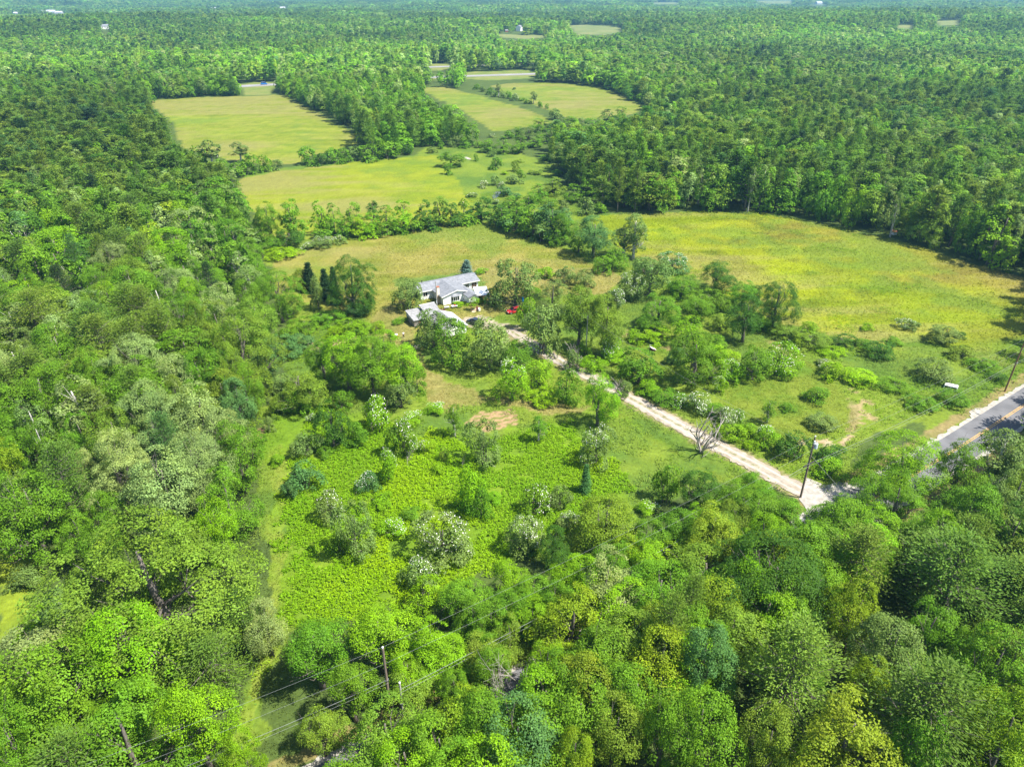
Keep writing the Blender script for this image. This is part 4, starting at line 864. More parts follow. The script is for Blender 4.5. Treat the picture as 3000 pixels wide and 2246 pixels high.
# ------------------------------------------------------------------ the forest around the clearings
def forest():
    rng = np.random.default_rng(21)
    pts = []
    bands = [(26, 330, 5.9), (330, 700, 6.3), (700, 1500, 7.6), (1500, 2900, 10.5), (2900, 5700, 17)]
    for a, b, s in bands:
        ys = np.arange(a, b, s)
        for y in ys:
            xm = y * .80 + 45
            xs = np.arange(-xm, xm, s)
            X = xs + rng.uniform(-.45, .45, len(xs)) * s; Y = y + rng.uniform(-.45, .45, len(xs)) * s
            pts.append(np.stack([X, Y, np.full(len(xs), s)], 1))
    Pt = np.concatenate(pts); X, Y, S = Pt.T
    Z = terrain(X, Y); n = len(X)
    pinew = np.clip(.24 + (fbm(X / 120 + 3, Y / 120, 3) - .5) * 2.2 + .3 * ((X < -.32 * Y - 12) & (Y < 420)), .06, .92)
    k = np.where(rng.random(n) < pinew, 1, np.where(rng.random(n) < .16, 2, 0))
    H = np.where(k == 1, rng.normal(16.5, 1.7, n), np.where(k == 2, rng.normal(14, 1.3, n), rng.normal(14, 1.5, n))) + (fbm(X / 70 + 11, Y / 70, 2) - .5) * 9
    H *= np.clip((Y - 20) / 160, 0, 1) * .3 + .7
    R = np.where(k == 1, rng.normal(4.0, .6, n), np.where(k == 2, rng.normal(3, .4, n), rng.normal(4.4, .7, n)))
    R = R * np.exp(rng.normal(0, .27, n)) * np.where(rng.random(n) < .1, 1.35, 1.0); grow = np.clip(S / 7.0, 1, 2.2); R = R * grow * 1.06
    ok = np.ones(n, bool)
    # keep the clearings clear, in the ground plan seen from the photo
    dep = Y * CP - (Z - HCAM) * SP
    for fz, fr in ((0, .55), (.3, .85), (.55, .95), (.8, .62), (.97, .15)):
        for sx in (-1, 0, 1):
            u, v = pr(X, Y, Z + fz * H)
            u = u + sx * fr * R * FPX / dep
            for poly in OPEN: ok &= ~pip(poly, u, v)
    ok &= seg_dist(ROADC, X, Y) > 4.8
    ok &= (seg_dist(HWA, X, Y) > 17) & (seg_dist(HWB, X, Y) > 17)
    u, v = pr(X, Y, Z + .9 * H); inb = (u > -500) & (u < 3500) & (v < 2800)
    ok &= inb
    near = Y < 520
    for p in PLACED:
        d = np.hypot(X - p[1], Y - p[2]); ok &= ~((d < max(p[4] * .72 + 1.0, 2.2)) & near)
    for (a, b, rad) in ((1521, 101, 16), (1484, 103, 9), (142, 30, 60), (172, 32, 40), (44, 33, 30), (313, 104, 14), (625, 22, 40), (828, 21, 40), (2398, 16, 50), (709, 219, 10)):
        hx, hy = un(a, b)
        ok &= np.hypot(X - hx, Y - hy) > rad
        back = (np.abs(X - hx * Y / hy) < rad * .7) & (Y < hy) & (Y > hy * (.80 if hy > 900 else .93)); ok &= ~back
    X, Y, Z, H, R, k = (a[ok] for a in (X, Y, Z, H, R, k))
    n = len(X)
    # colours of whole trees
    patch = fbm(X / 45 + 91, Y / 45, 3)
    names = ['green', 'bright', 'dark', 'pale', 'olive', 'grey', 'yellow']
    def tints(kk):
        if kk == 1: return ['pinegreen', 'pinelight', 'spruce', 'bluegreen', 'dark'], [.5, .26, .06, .1, .08]
        if kk == 2: return ['grey', 'pale', 'bluegreen', 'green'], [.4, .2, .15, .25]
        return names, [.4, .13, .17, .06, .14, .08, .02]
    tn = np.empty(n, object)
    for kk in (0, 1, 2):
        m = k == kk; a, p = tints(kk); tn[m] = rng.choice(a, m.sum(), p=np.array(p) / sum(p))
        same = m & (patch > .56); tn[same & (rng.random(n) < .6)] = a[0] if kk else 'green'
        same = m & (patch < .44); tn[same & (rng.random(n) < .5)] = a[1] if kk else 'olive'
    order = np.argsort(Y)
    quota = {0: 105, 1: 270, 2: 150}; used = {0: 0, 1: 0, 2: 0}; indiv = np.zeros(n, bool)
    uu, vv = pr(X, Y, Z + .8 * H)
    seen = (uu > -60) & (uu < 3060) & (vv > -40) & (vv < 2300)
    for i in order:
        if used[k[i]] < quota[k[i]] and seen[i]: indiv[i] = True; used[k[i]] += 1
    grp = {0: ('broadleaf_tree', 'leafy tree', 'leafy trees of the surrounding forest'), 1: ('pine_tree', 'pine', 'pines of the surrounding forest'), 2: ('slender_tree', 'slender tree', 'slender trees of the surrounding forest')}
    def sidew(x, y):
        if y <= 105: return 'in the near woods on the left' if x < -12 else ('in the near roadside woods' if x < 35 else 'in the near woods on the right')
        if x < -.13 * y - 8: return 'left of the fern meadow' if y < 140 else ('left of the house hayfield' if y < 215 else ('left of the hedgerow field' if y < 330 else 'left of the far left hayfield'))
        if x > .2 * y: return 'behind the big field on the right' if y < 330 else 'in the deep woods on the right'
        return 'between the marsh and the far fields' if y < 420 else 'beyond the far hayfields'
    protos_src = {}
    for i in np.nonzero(indiv)[0]:
        nm, word, g = grp[k[i]]
        d = depth(X[i], Y[i])
        if k[i] == 0: key = 'broad_near' if d < 190 else 'broad_mid'
        elif k[i] == 1: key = 'pine_near' if d < 210 else 'pine_mid'
        else: key = 'poplar_near' if d < 190 else 'poplar_mid'
        sw = sidew(X[i], Y[i])
        plant(nm, key, X[i], Y[i], H[i], R[i], tn[i], f'{ADJ[tn[i]]} {word} {sw}', 'tree', f'{ADJ[tn[i]]} {word}s {sw}', z=float(Z[i]))
    # everything past the largest ones is one mass
    rest = np.nonzero(~indiv)[0]
    src = []
    far_i = [('broad_mid', 0, 0), ('broad_mid', 1, 0), ('pine_mid', 0, 1), ('pine_mid', 1, 1), ('poplar_mid', 0, 2), ('broad_far', 0, 0), ('broad_far', 1, 0), ('broad_far', 2, 0), ('pine_far', 0, 1), ('pine_far', 1, 1), ('broad_near', 0, 0), ('broad_near', 1, 0), ('broad_near', 2, 0), ('broad_near', 4, 0)]
    protos_rows = rest[np.argsort(Y[rest])][:len(far_i)]
    for (key, var, kk), i in zip(far_i, protos_rows):
        nm, word, g = grp[kk]
        t = 'pinegreen' if kk == 1 else 'green'
        o = plant(nm, key, X[i], Y[i], (17 if kk == 1 else 14), 4.4, t, f'{ADJ[t]} {word} {sidew(X[i], Y[i])}', 'tree', f'{ADJ[t]} {word}s {sidew(X[i], Y[i])}', var=var, z=float(Z[i]))
        src.append([c for c in o.children if c.name.startswith('crown')][0])
    rest = np.setdiff1d(rest, protos_rows)
    far = Y[rest] > 620
    kk = k[rest]; rr = rng.integers(0, 1000, len(rest))
    idx = np.where(kk == 1, np.where(far, 8 + rr % 2, 2 + rr % 2), np.where(kk == 2, np.where(far, 5 + rr % 3, 4), np.where(far, 5 + rr % 3, np.where(Y[rest] < 200, 10 + rr % 4, rr % 2))))
    pr_ = [PROTO[a][b] for a, b, _ in far_i]
    sc = np.stack([R[rest] / np.array([pr_[j]['R'] for j in idx]), R[rest] / np.array([pr_[j]['R'] for j in idx]), H[rest] / np.array([pr_[j]['H'] for j in idx])], 1)
    T = np.array([TINT[t] for t in tn[rest]]) * rng.normal(1, .1, (len(rest), 1)) * rng.normal(1, .04, (len(rest), 3))
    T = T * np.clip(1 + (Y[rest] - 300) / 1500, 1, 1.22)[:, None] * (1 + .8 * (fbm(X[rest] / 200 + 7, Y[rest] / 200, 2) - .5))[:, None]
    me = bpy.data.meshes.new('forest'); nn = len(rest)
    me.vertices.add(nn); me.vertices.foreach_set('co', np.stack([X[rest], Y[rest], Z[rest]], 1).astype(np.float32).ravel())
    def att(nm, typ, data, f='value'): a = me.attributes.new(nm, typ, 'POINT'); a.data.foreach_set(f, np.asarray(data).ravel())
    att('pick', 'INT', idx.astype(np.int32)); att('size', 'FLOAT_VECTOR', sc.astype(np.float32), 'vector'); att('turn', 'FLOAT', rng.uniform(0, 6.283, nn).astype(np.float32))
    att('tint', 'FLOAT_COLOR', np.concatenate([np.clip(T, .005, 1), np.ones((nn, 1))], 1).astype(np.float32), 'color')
    fo = link('forest', me); tag(fo, kind='stuff', label='dense mixed forest reaching to the hazy horizon', cat='forest')
    ng = bpy.data.node_groups.new('forest', 'GeometryNodeTree'); N = ng.nodes; L = ng.links.new
    ng.interface.new_socket('Geometry', in_out='INPUT', socket_type='NodeSocketGeometry'); ng.interface.new_socket('Geometry', in_out='OUTPUT', socket_type='NodeSocketGeometry')
    gi = N.new('NodeGroupInput'); go = N.new('NodeGroupOutput'); jn = N.new('GeometryNodeJoinGeometry')
    def named(nm, typ): a = N.new('GeometryNodeInputNamedAttribute'); a.data_type = typ; a.inputs['Name'].default_value = nm; return a.outputs['Attribute']
    pk = named('pick', 'INT'); sz = named('size', 'FLOAT_VECTOR'); tu = named('turn', 'FLOAT')
    cx = N.new('ShaderNodeCombineXYZ'); L(tu, cx.inputs['Z'])
    for j, so in enumerate(src):
        oi = N.new('GeometryNodeObjectInfo'); oi.inputs['Object'].default_value = so; oi.inputs['As Instance'].default_value = True; oi.transform_space = 'ORIGINAL'
        cp = N.new('FunctionNodeCompare'); cp.data_type = 'INT'; cp.operation = 'EQUAL'; L(pk, cp.inputs[2]); cp.inputs[3].default_value = j
        ip = N.new('GeometryNodeInstanceOnPoints'); L(gi.outputs[0], ip.inputs['Points']); L(cp.outputs[0], ip.inputs['Selection']); L(oi.outputs['Geometry'], ip.inputs['Instance'])
        L(cx.outputs[0], ip.inputs['Rotation']); L(sz, ip.inputs['Scale']); L(ip.outputs[0], jn.inputs[0])
    L(jn.outputs[0], go.inputs[0])
    md = fo.modifiers.new('forest', 'NODES'); md.node_group = ng
    print('forest', n, 'individual', used, 'rest', nn)
forest()
# ------------------------------------------------------------------ ferns, weeds and hay: cover nobody could count
def cover_mat(name, transl):
    m = leaf_mat(name, transl, .06); t = m.node_tree
    for nd in t.nodes:
        if nd.type == 'ATTRIBUTE' and nd.attribute_name == 'tint': nd.attribute_type = 'GEOMETRY'; nd.attribute_name = 'gcol'
    return m
COVER = cover_mat('cover_leaf', .3)
def scatter(box, step, rng):
    x0, x1, y0, y1 = box
    xs = np.arange(x0, x1, step); ys = np.arange(y0, y1, step)
    X, Y = np.meshgrid(xs, ys); X = X + rng.uniform(-.5, .5, X.shape) * step; Y = Y + rng.uniform(-.5, .5, Y.shape) * step
    return X.ravel(), Y.ravel()
def not_on(X, Y, w=1.9):
    return (seg_dist(DRIVE, X, Y) > w) & (seg_dist(ROADC, X, Y) > 4.9)
def cover(name, label, cat, X, Y, n, size, rng, spread, height, colf, upright, asp, lift=.5, lvs=.16):
    """n leaves round each point"""
    k = len(X); idx = np.repeat(np.arange(k), n); m = len(idx)
    az = rng.uniform(0, 6.283, m); rr = np.sqrt(rng.random(m)) * spread
    dr = np.stack([np.cos(az), np.sin(az), np.zeros(m)], 1)
    hs = np.repeat(height, n) if np.ndim(height) else np.full(m, height)
    Pn = np.stack([X[idx], Y[idx], terrain(X, Y)[idx]], 1) + dr * rr[:, None]
    Pn[:, 2] += hs * rng.uniform(.25, 1, m) * (1 - .4 * rr / spread) + .05
    T = dr * 1.0 + np.array([0, 0, 1.0]) * upright + rng.normal(0, .35, (m, 3))
    N = np.array([0, 0, 1.0]) * (1.2 - upright * .5) + dr * .35 + rng.normal(0, .35, (m, 3))
    V, Q = cards_dir(Pn, N, size * rng.uniform(.6, 1.3, m), T, asp, .12)
    col = colf(X, Y); col = np.clip(col[idx] * rng.normal(1, lvs, (m, 1)), .004, .9)
    me = np_mesh(name, V, Q, COVER, False, {'lv': ('FACE', 'FLOAT', np.ones(m)), 'lh': ('FACE', 'FLOAT', rng.random(m) * .4), 'gcol': ('FACE', 'FLOAT_COLOR', np.concatenate([col, np.ones((m, 1))], 1))})
    return tag(link(name, me), label, cat, kind='stuff')
def gcol_of(f=1.0, add=(0, 0, 0)):
    return lambda X, Y: gcolor(X, Y, terrain(X, Y)) * f + np.array(add)
def covers():
    rng = np.random.default_rng(33)
    # ferns
    X, Y = scatter((-40, 48, 62, 140), .5, rng); u, v = pr(X + (fbm(X / 3, Y / 3, 3) - .5) * 9, Y + (fbm(X / 3 + 40, Y / 3, 3) - .5) * 9, 0 * X)
    m = pip(FERN, u, v) & not_on(X, Y)
    for f in NOCOVER: m &= ~pip(f, u, v)
    gap = fbm(X / 3.5 + 60, Y / 3.5, 3) > .3
    m &= gap; X, Y = X[m], Y[m]
    def fcol(X, Y):
        t = fbm(X / 5, Y / 5, 3)[:, None]; t2 = np.clip((fbm(X / 16 + 9, Y / 16, 2) - .4) * 4, 0, 1)[:, None]
        c = np.array((.16, .34, .005)) * (1 - t) + np.array((.265, .4, .005)) * t
        return c * (1 - t2 * .55) + np.array((.12, .27, .012)) * t2 * .55
    cover('ferns', 'bright lime green ferns carpeting the open meadow', 'ferns', X, Y, 10, .4, rng, .4, .4 + .4 * fbm(X / 2.5, Y / 2.5, 2) , fcol, .15, .42)
    # weeds and low brush
    X, Y = scatter((-60, 130, 60, 300), .95, rng); u, v = pr(X, Y, 0 * X)
    m = (pip(MEADOW, u, v) | pip(STRIPS, u, v)) & not_on(X, Y, 2.4)
    for f in NOCOVER + [F2, F3, FERN]: m &= ~pip(f, u, v)
    dens = fbm(X / 7 + 20, Y / 7 + 4, 3); infield = pip(F6, u, v)
    hay = infield & (fbm(X / 9 + 3, Y / 9, 3) < .62); m &= ~hay & (dens > .4); X, Y, dens = X[m], Y[m], dens[m]
    def wcol(X, Y):
        t = fbm(X / 6 + 2, Y / 6, 3)[:, None]; t2 = np.clip((fbm(X / 11 + 70, Y / 11, 2) - .45) * 5, 0, 1)[:, None]
        c = np.array((.11, .23, .014)) * (1 - t) + np.array((.21, .335, .012)) * t
        return c * (1 - t2 * .5) + np.array((.17, .2, .06)) * t2 * .5
    cover('weeds', 'low weeds and brambles between the bushes', 'weeds', X, Y, 12, .27, rng, .6, np.clip((dens - .38) * 4.2, .25, 1.2), wcol, .2, .6)
    # short grass of the mown ground
    X, Y = scatter((-60, 75, 45, 200), .58, rng); u, v = pr(X, Y, 0 * X); m = np.zeros(len(X), bool)
    for f in LAWN + [PATH, TRACK, TRACK2]: m |= pip(f, u, v)
    m |= pip(STRIPS, u, v); m &= not_on(X, Y, 2.0) & (fbm(X / 2, Y / 2, 2) > .33); X, Y = X[m], Y[m]
    cover('lawn_grass', 'short mown grass of the lawns and paths', 'grass', X, Y, 5, .3, rng, .4, .1 + .22 * fbm(X / 3, Y / 3, 2), gcol_of(1.3), .35, .3, lvs=.16)
    # hay
    B = [((-45, 60, 150, 300), 1.0, F3, 'hay_grass', 'dry olive-tan hay grass of the field round the house'), ((20, 190, 130, 300), 1.05, F6, 'meadow_grass', 'long grass of the big right-hand field')]
    for box, st, poly, nm, lab in B:
        X, Y = scatter(box, st, rng); u, v = pr(X, Y, 0 * X); m = pip(poly, u, v)
        for f in NOCOVER: m &= ~pip(f, u, v)
        X, Y = X[m], Y[m]
        cover(nm, lab, 'grass', X, Y, 3, .55 * st ** .5, rng, .5, .3 + .35 * fbm(X / 5, Y / 5, 2), gcol_of(1.5), .6, .3, lvs=.1)
covers()
# ------------------------------------------------------------------ buildings
def siding(name, c1, c2, pitch=.12, axis='Z', amt=.5):
    m = noisy(name, c1, c2, 1.6, .75, 5); t = m.node_tree; n = t.nodes; L = t.links.new; b = n['Principled BSDF']
    tc = n.new('ShaderNodeTexCoord'); w = n.new('ShaderNodeTexWave'); w.wave_type = 'BANDS'; w.bands_direction = axis; w.wave_profile = 'SAW'; w.inputs['Scale'].default_value = 1 / pitch / 3.2
    L(tc.outputs['Object'], w.inputs['Vector']); bp = n.new('ShaderNodeBump'); bp.inputs['Strength'].default_value = amt; bp.inputs['Distance'].default_value = .02
    L(w.outputs['Fac'], bp.inputs['Height']); L(bp.outputs[0], b.inputs['Normal']); return m
M_SIDE = siding('white_siding', (.74, .75, .75), (.82, .83, .83))
M_TRIM = base_mat('white_trim', (.8, .79, .76), .5)
M_ROOF = siding('grey_shingle', (.16, .17, .185), (.235, .245, .265), .28, 'Y', .35)
M_ROOF2 = siding('weathered_shingle', (.2, .2, .2), (.31, .31, .31), .28, 'Y', .4)
M_ROOF3 = noisy('pale_roofing', (.42, .43, .45), (.56, .57, .59), 1.2, .6, 6, (1, 1, 1))
M_WOOD = siding('weathered_boards', (.16, .145, .125), (.33, .31, .28), .2, 'X', .7)
M_WHITEMETAL = noisy('white_metal', (.78, .78, .78), (.84, .84, .84), 1, .4, 3)
M_GLASS = base_mat('window_glass', (.02, .025, .03), .06, .6)
M_DARK = base_mat('dark_interior', (.03, .028, .026), .8)
M_BRICK = noisy('chimney_paint', (.62, .57, .48), (.75, .7, .62), 5, .9)
M_TAN = noisy('tan_block', (.32, .25, .17), (.42, .34, .24), 4, .9)
M_RED = noisy('red_brick', (.3, .1, .06), (.42, .17, .1), 6, .9)
M_BROWNW = noisy('brown_wood', (.13, .07, .04), (.24, .14, .08), 5, .8)
M_STEEL = base_mat('steel', (.4, .4, .4), .45, .5, .8)
def gable_roof(parent, x0, x1, y0, y1, ridge_z, eave_z, mat, axis='x', t=.16, name='roof'):
    mb = MB()
    if axis == 'x':
        ym = (y0 + y1) / 2; prof = [(y0, eave_z), (ym, ridge_z), (y1, eave_z), (y1, eave_z - t), (ym, ridge_z - t), (y0, eave_z - t)]
        mb.prism(prof[::-1], x0, x1, 'x')
    else:
        xm = (x0 + x1) / 2; prof = [(x0, eave_z), (xm, ridge_z), (x1, eave_z), (x1, eave_z - t), (xm, ridge_z - t), (x0, eave_z - t)]
        mb.prism(prof, y0, y1, 'y')
    return mb.obj(name, mat, parent)
def gable_walls(parent, x0, x1, y0, y1, h, ridge_z, axis, mat, name='wall'):
    mb = MB()
    if axis == 'x':
        ym = (y0 + y1) / 2; mb.prism([(y0, -.2), (y1, -.2), (y1, h), (ym, ridge_z), (y0, h)], x0, x1, 'x')
    else:
        xm = (x0 + x1) / 2; mb.prism([(x0, -.2), (x0, h), (xm, ridge_z), (x1, h), (x1, -.2)], y0, y1, 'y')
    return mb.obj(name, mat, parent)
def window(parent, x0, x1, z0, z1, y, dy, panes=1, slats=False):
    """on a wall facing -y (dy=-1)"""
    w = MB()
    f = .07
    w.box(x0 - f, x1 + f, y + dy * .06, y, z0 - f, z0); w.box(x0 - f, x1 + f, y + dy * .06, y, z1, z1 + f); w.box(x0 - f, x0, y + dy * .06, y, z0, z1); w.box(x1, x1 + f, y + dy * .06, y, z0, z1)
    for k in range(1, panes):
        xc = x0 + (x1 - x0) * k / panes; w.box(xc - .05, xc + .05, y + dy * .06, y, z0, z1)
    fr = w.obj('window', M_TRIM, parent)
    for k in range(panes):
        a = x0 + (x1 - x0) * k / panes + .05; b = x0 + (x1 - x0) * (k + 1) / panes - .05
        MB().box(a, b, y + dy * .03, y - dy * .01, z0 + .002, z1 - .002).obj('pane', M_GLASS, fr)
    if slats:
        for k in range(7):
            zz = z0 + (z1 - z0) * (k + .5) / 7; MB().box(x0, x1, y + dy * .07, y + dy * .035, zz - .045, zz + .045).obj('slat', M_BROWNW, fr)
    return fr
A30 = math.radians(30)
house = empty('house', (-15.95, 183.6, 0), A30, label='white ranch house with grey shingle roof and bay window', cat='house')
gable_walls(house, -8.4, 9.2, 3.3, 9.1, 2.45, 3.5, 'x', M_SIDE)
gable_walls(house, -4.6, 3.4, -3.0, 3.35, 2.5, 3.62, 'y', M_SIDE)
gable_walls(house, 1.5, 4.3, -6.4, -2.95, 2.25, 2.82, 'y', M_SIDE)
gable_roof(house, -8.8, 9.6, 2.75, 9.65, 3.75, 2.58, M_ROOF, 'x')
gable_roof(house, -5.15, 3.95, -3.4, 6.15, 3.72, 2.52, M_ROOF, 'y')
gable_roof(house, 1.15, 4.65, -6.75, -.6, 3.0, 2.3, M_ROOF, 'y')
fa = MB(); fa.box(-8.8, -5.17, 2.71, 2.745, 2.38, 2.6); fa.box(3.97, 9.6, 2.71, 2.745, 2.38, 2.6); fa.obj('fascia', M_TRIM, house)
fa = MB()
for sx in (-1, 1): fa.add([(-.6 + sx * 4.6, -3.45, 2.3), (-.6 + sx * 4.6, -3.45, 2.52), (-.6, -3.45, 3.73), (-.6, -3.45, 3.5)], [(0, 1, 2, 3), (3, 2, 1, 0)])
fa = MB()
fa.slab([(-5.2, -3.41, 2.3), (-.6, -3.41, 3.5), (-.6, -3.41, 3.74), (-5.2, -3.41, 2.54)], .03); fa.slab([(-.6, -3.41, 3.5), (4.0, -3.41, 2.3), (4.0, -3.41, 2.54), (-.6, -3.41, 3.74)], .03); fa.obj('bargeboard', M_TRIM, house)
MB().box(-.95, -.25, -3.03, -2.99, 3.1, 3.25).obj('vent', M_STEEL, house)
bay = MB(); bay.prism([(-2.15, -3.0), (-1.8, -3.5), (.05, -3.5), (.4, -3.0)], 0, 1); bay = MB()
bay.v = [(-2.15, -2.98, .55), (-1.8, -3.5, .55), (.05, -3.5, .55), (.4, -2.98, .55), (-2.15, -2.98, 2.0), (-1.8, -3.5, 2.0), (.05, -3.5, 2.0), (.4, -2.98, 2.0)]
bay.f = [(0, 1, 5, 4), (1, 2, 6, 5), (2, 3, 7, 6), (4, 5, 6, 7), (3, 2, 1, 0)]
bayo = bay.obj('bay_window', M_TRIM, house)
for a, b in ((-1.72, -1.18), (-1.08, -.62), (-.52, -.02)): MB().box(a, b, -3.53, -3.49, .85, 1.9).obj('pane', M_GLASS, bayo)
MB().slab([(-1.86, -3.533, .9), (-2.12, -3.14, .9), (-2.12, -3.14, 1.85), (-1.86, -3.533, 1.85)], .02).obj('pane', M_GLASS, bayo)
MB().add([(-2.3, -2.98, 2.02), (-1.9, -3.62, 2.02), (.15, -3.62, 2.02), (.55, -2.98, 2.02), (-2.0, -2.98, 2.4), (.25, -2.98, 2.4)], [(0, 1, 4), (1, 2, 5, 4), (2, 3, 5), (3, 2, 1, 0)]).obj('bay_roof', M_ROOF, bayo)
window(house, 7.2, 8.7, .35, 2.05, 3.3, -1, 2, True)
window(house, -7.6, -6.4, .9, 2.0, 3.3, -1, 2)
window(house, 5.2, 6.3, .9, 2.0, 3.3, -1, 2)
MB().box(2.3, 3.4, -6.45, -6.38, 0, 2.0).obj('door', M_TRIM, house)
ch = MB().box(-5.45, -4.72, -1.2, -.55, 2.35, 4.6).obj('chimney', M_BRICK, house)
MB().box(-5.5, -4.67, -1.3, -.45, -.2, 2.35).obj('chimney_base', M_TAN, ch); MB().box(-5.5, -4.67, -1.25, -.5, 4.6, 4.78).obj('chimney_cap', M_RED, ch)
MB().tube([(-6.6, 6.2, 3.6), (-6.6, 6.2, 4.25)], [.09, .09], 8).box(-6.75, -6.45, 6.05, 6.35, 4.25, 4.4).obj('flue', M_DARK, house)
MB().tube([(-6.3, 5.0, 3.2), (-6.3, 5.0, 3.6)], [.06, .06], 8).obj('roof_pipe', M_WHITEMETAL, house)
cp = empty('carport', tuple(Vector((-15.95, 183.6, 0)) + Matrix.Rotation(A30, 3, 'Z') @ Vector((6.2, -4.6, 0))), math.radians(12), label='flat white-roofed carport attached to the right of the house', cat='carport')
MB().slab([(-1.9, -2.9, 2.42), (1.8, -2.9, 2.36), (1.8, 2.9, 2.56), (-1.9, 2.9, 2.62)], .1).obj('roof', M_WHITEMETAL, cp)
for x, y in ((-1.6, -2.6), (1.6, -2.6), (1.6, 2.5), (-1.6, 2.5)): MB().box(x - .06, x + .06, y - .06, y + .06, 0, 2.4).obj('post', M_TRIM, cp)
MB().box(-1.75, 1.75, -2.76, -2.69, 2.22, 2.4).obj('beam', M_BROWNW, cp)
MB().box(-1.5, 1.4, 2.3, 2.42, 0, 2.3).obj('back_wall', M_BROWNW, cp)
# sheds and garage: frame x along the house, y away
gar = empty('garage', (-18.84, 164.64, 0), A30, label='long grey-roofed garage with white gable end behind the trees', cat='garage')
gable_walls(gar, -1.0, 5.0, -6.4, 2.0, 2.1, 3.25, 'y', M_SIDE)
mb = MB(); mb.prism([(-1.35, 2.05), (2.0, 3.4), (2.0, 3.25), (-1.35, 1.9)], -6.8, 2.3); mb.obj('roof', M_ROOF2, gar)
mb = MB(); mb.prism([(2.003, 3.4), (5.4, 2.05), (5.4, 1.9), (2.003, 3.25)], -6.8, 2.3); mb.obj('roof', M_ROOF3, gar)
MB().box(.4, 3.6, -6.45, -6.38, 0, 2.0).obj('garage_door', M_TRIM, gar); MB().box(1.96, 2.05, -6.8, 2.3, 3.38, 3.44).obj('ridge_cap', M_TRIM, gar)
shd = empty('shed', tuple(Vector((-18.84, 164.64, 0)) + Matrix.Rotation(A30, 3, 'Z') @ Vector((.7, 5.0, 0))), A30, label='grey shingled shed with white ridge board between garage and house', cat='shed')
mb = MB(); mb.prism([(-2.4, -.2), (2.3, -.2), (2.3, 3.3), (-2.4, 2.0)], -1.9, 1.9, 'x'); mb.obj('wall', M_WOOD, shd)
MB().slab([(-2.1, -2.8, 2.0), (2.1, -2.8, 2.0), (2.1, 2.45, 3.42), (-2.1, 2.45, 3.42)], .12).obj('roof', M_ROOF2, shd)
MB().box(-2.15, 2.15, 2.46, 2.6, 3.2, 3.56).obj('ridge_board', M_TRIM, shd)
sh2 = empty('lean_to_shed', tuple(Vector((-18.84, 164.64, 0)) + Matrix.Rotation(A30, 3, 'Z') @ Vector((-3.2, 5.4, 0))), A30, label='low weathered board lean-to shed under the round tree', cat='shed')
mb = MB(); mb.prism([(-2.6, -.2), (2.4, -.2), (2.4, 2.5), (-2.6, 1.75)], -1.75, 1.75, 'x'); mb.obj('wall', M_WOOD, sh2)
MB().slab([(-1.95, -2.9, 1.76), (1.95, -2.9, 1.76), (1.95, 2.6, 2.6), (-1.95, 2.6, 2.6)], .1).obj('roof', M_ROOF2, sh2)
MB().box(-1.83, -1.755, -2.66, 2.45, 1.6, 1.72).obj('trim', M_TRIM, sh2); MB().box(-.5, .4, -2.66, -2.59, 0, 1.6).obj('door', M_BROWNW, sh2)
# garden arch with vine, at the entrance
ax_, ay_ = un(*px('Z', 1645, 1480))
arb = empty('garden_arbor', (ax_, ay_, 0), math.radians(8), label='wooden arbor overgrown with a bright vine at the garden entrance', cat='arbor')
for x in (-.75, .75):
    for y in (-.4, .4): MB().box(x - .06, x + .06, y - .06, y + .06, 0, 2.1).obj('post', M_BROWNW, arb)
mb = MB()
for k in range(5): mb.box(-.95, .95, -.5 + k * .25 - .03, -.5 + k * .25 + .03, 2.1, 2.2)
mb.obj('top_slats', M_BROWNW, arb)
v = link('vine', PROTO['shrub_near'][1]['crown'], arb, (.1, .2, 1.35)); v.scale = (.75, .7, .72); v['tint'] = TINT['bright']
tag(MB().box(-.55, .55, -1.4, 1.2, .02, .09).obj('garden_path', noisy('tan_path', (.42, .33, .2), (.52, .42, .28), 3)), kind='structure'); bpy.data.objects['garden_path'].location = (ax_, ay_, 0)
def lathe(prof, n=14):
    mb = MB(); k = len(prof)
    for r, z in prof:
        for i in range(n): mb.v.append((r * math.cos(6.2832 * i / n), r * math.sin(6.2832 * i / n), z))
    for j in range(k - 1):
        for i in range(n): mb.f.append((j * n + i, j * n + (i + 1) % n, (j + 1) * n + (i + 1) % n, (j + 1) * n + i))
    mb.f.append(tuple(range(n))[::-1]); mb.f.append(tuple((k - 1) * n + i for i in range(n))); return mb
def solid(name, c, r=.6): return base_mat(name, c, r)
bx, by = un(*px('Z', 1775, 1500))
o = lathe([(.28, 0), (.33, .15), (.33, .8), (.3, .95), (.18, 1.02)]).obj('white_barrel', M_WHITEMETAL, None, (bx, by, 0), smooth=True); tag(o, 'white barrel standing right of the overgrown arbor', 'barrel')
bx, by = un(*px('Z', 1728, 1490))
o = empty('garden_gate', (bx, by, 0), .5, label='maroon wooden gate panel leaning beside the white barrel', cat='gate')
for k in range(4): MB().box(-.3 + k * .15, -.17 + k * .15, -.02, .02, .05, 1.2).obj('board', solid('maroon', (.22, .04, .06)) if k == 0 else bpy.data.materials['maroon'], o)
MB().box(-.32, .32, .022, .06, .85, .95).obj('rail', bpy.data.materials['maroon'], o)
bx, by = un(*px('Z', 1145, 1400))
o = empty('garden_cart', (bx, by, 0), .35, label='low garden cart with red tray load on the lawn before the bay window', cat='cart')
MB().slab([(-.8, -.4, .45), (.8, -.4, .45), (.8, .4, .45), (-.8, .4, .45)], .12).obj('tray', M_WHITEMETAL, o)
MB().box(-.1, .3, -.25, .25, .572, .72).obj('load', solid('red_load', (.5, .06, .05)), o); MB().box(.32, .7, -.3, .3, .572, .66).obj('lid', M_STEEL, o)
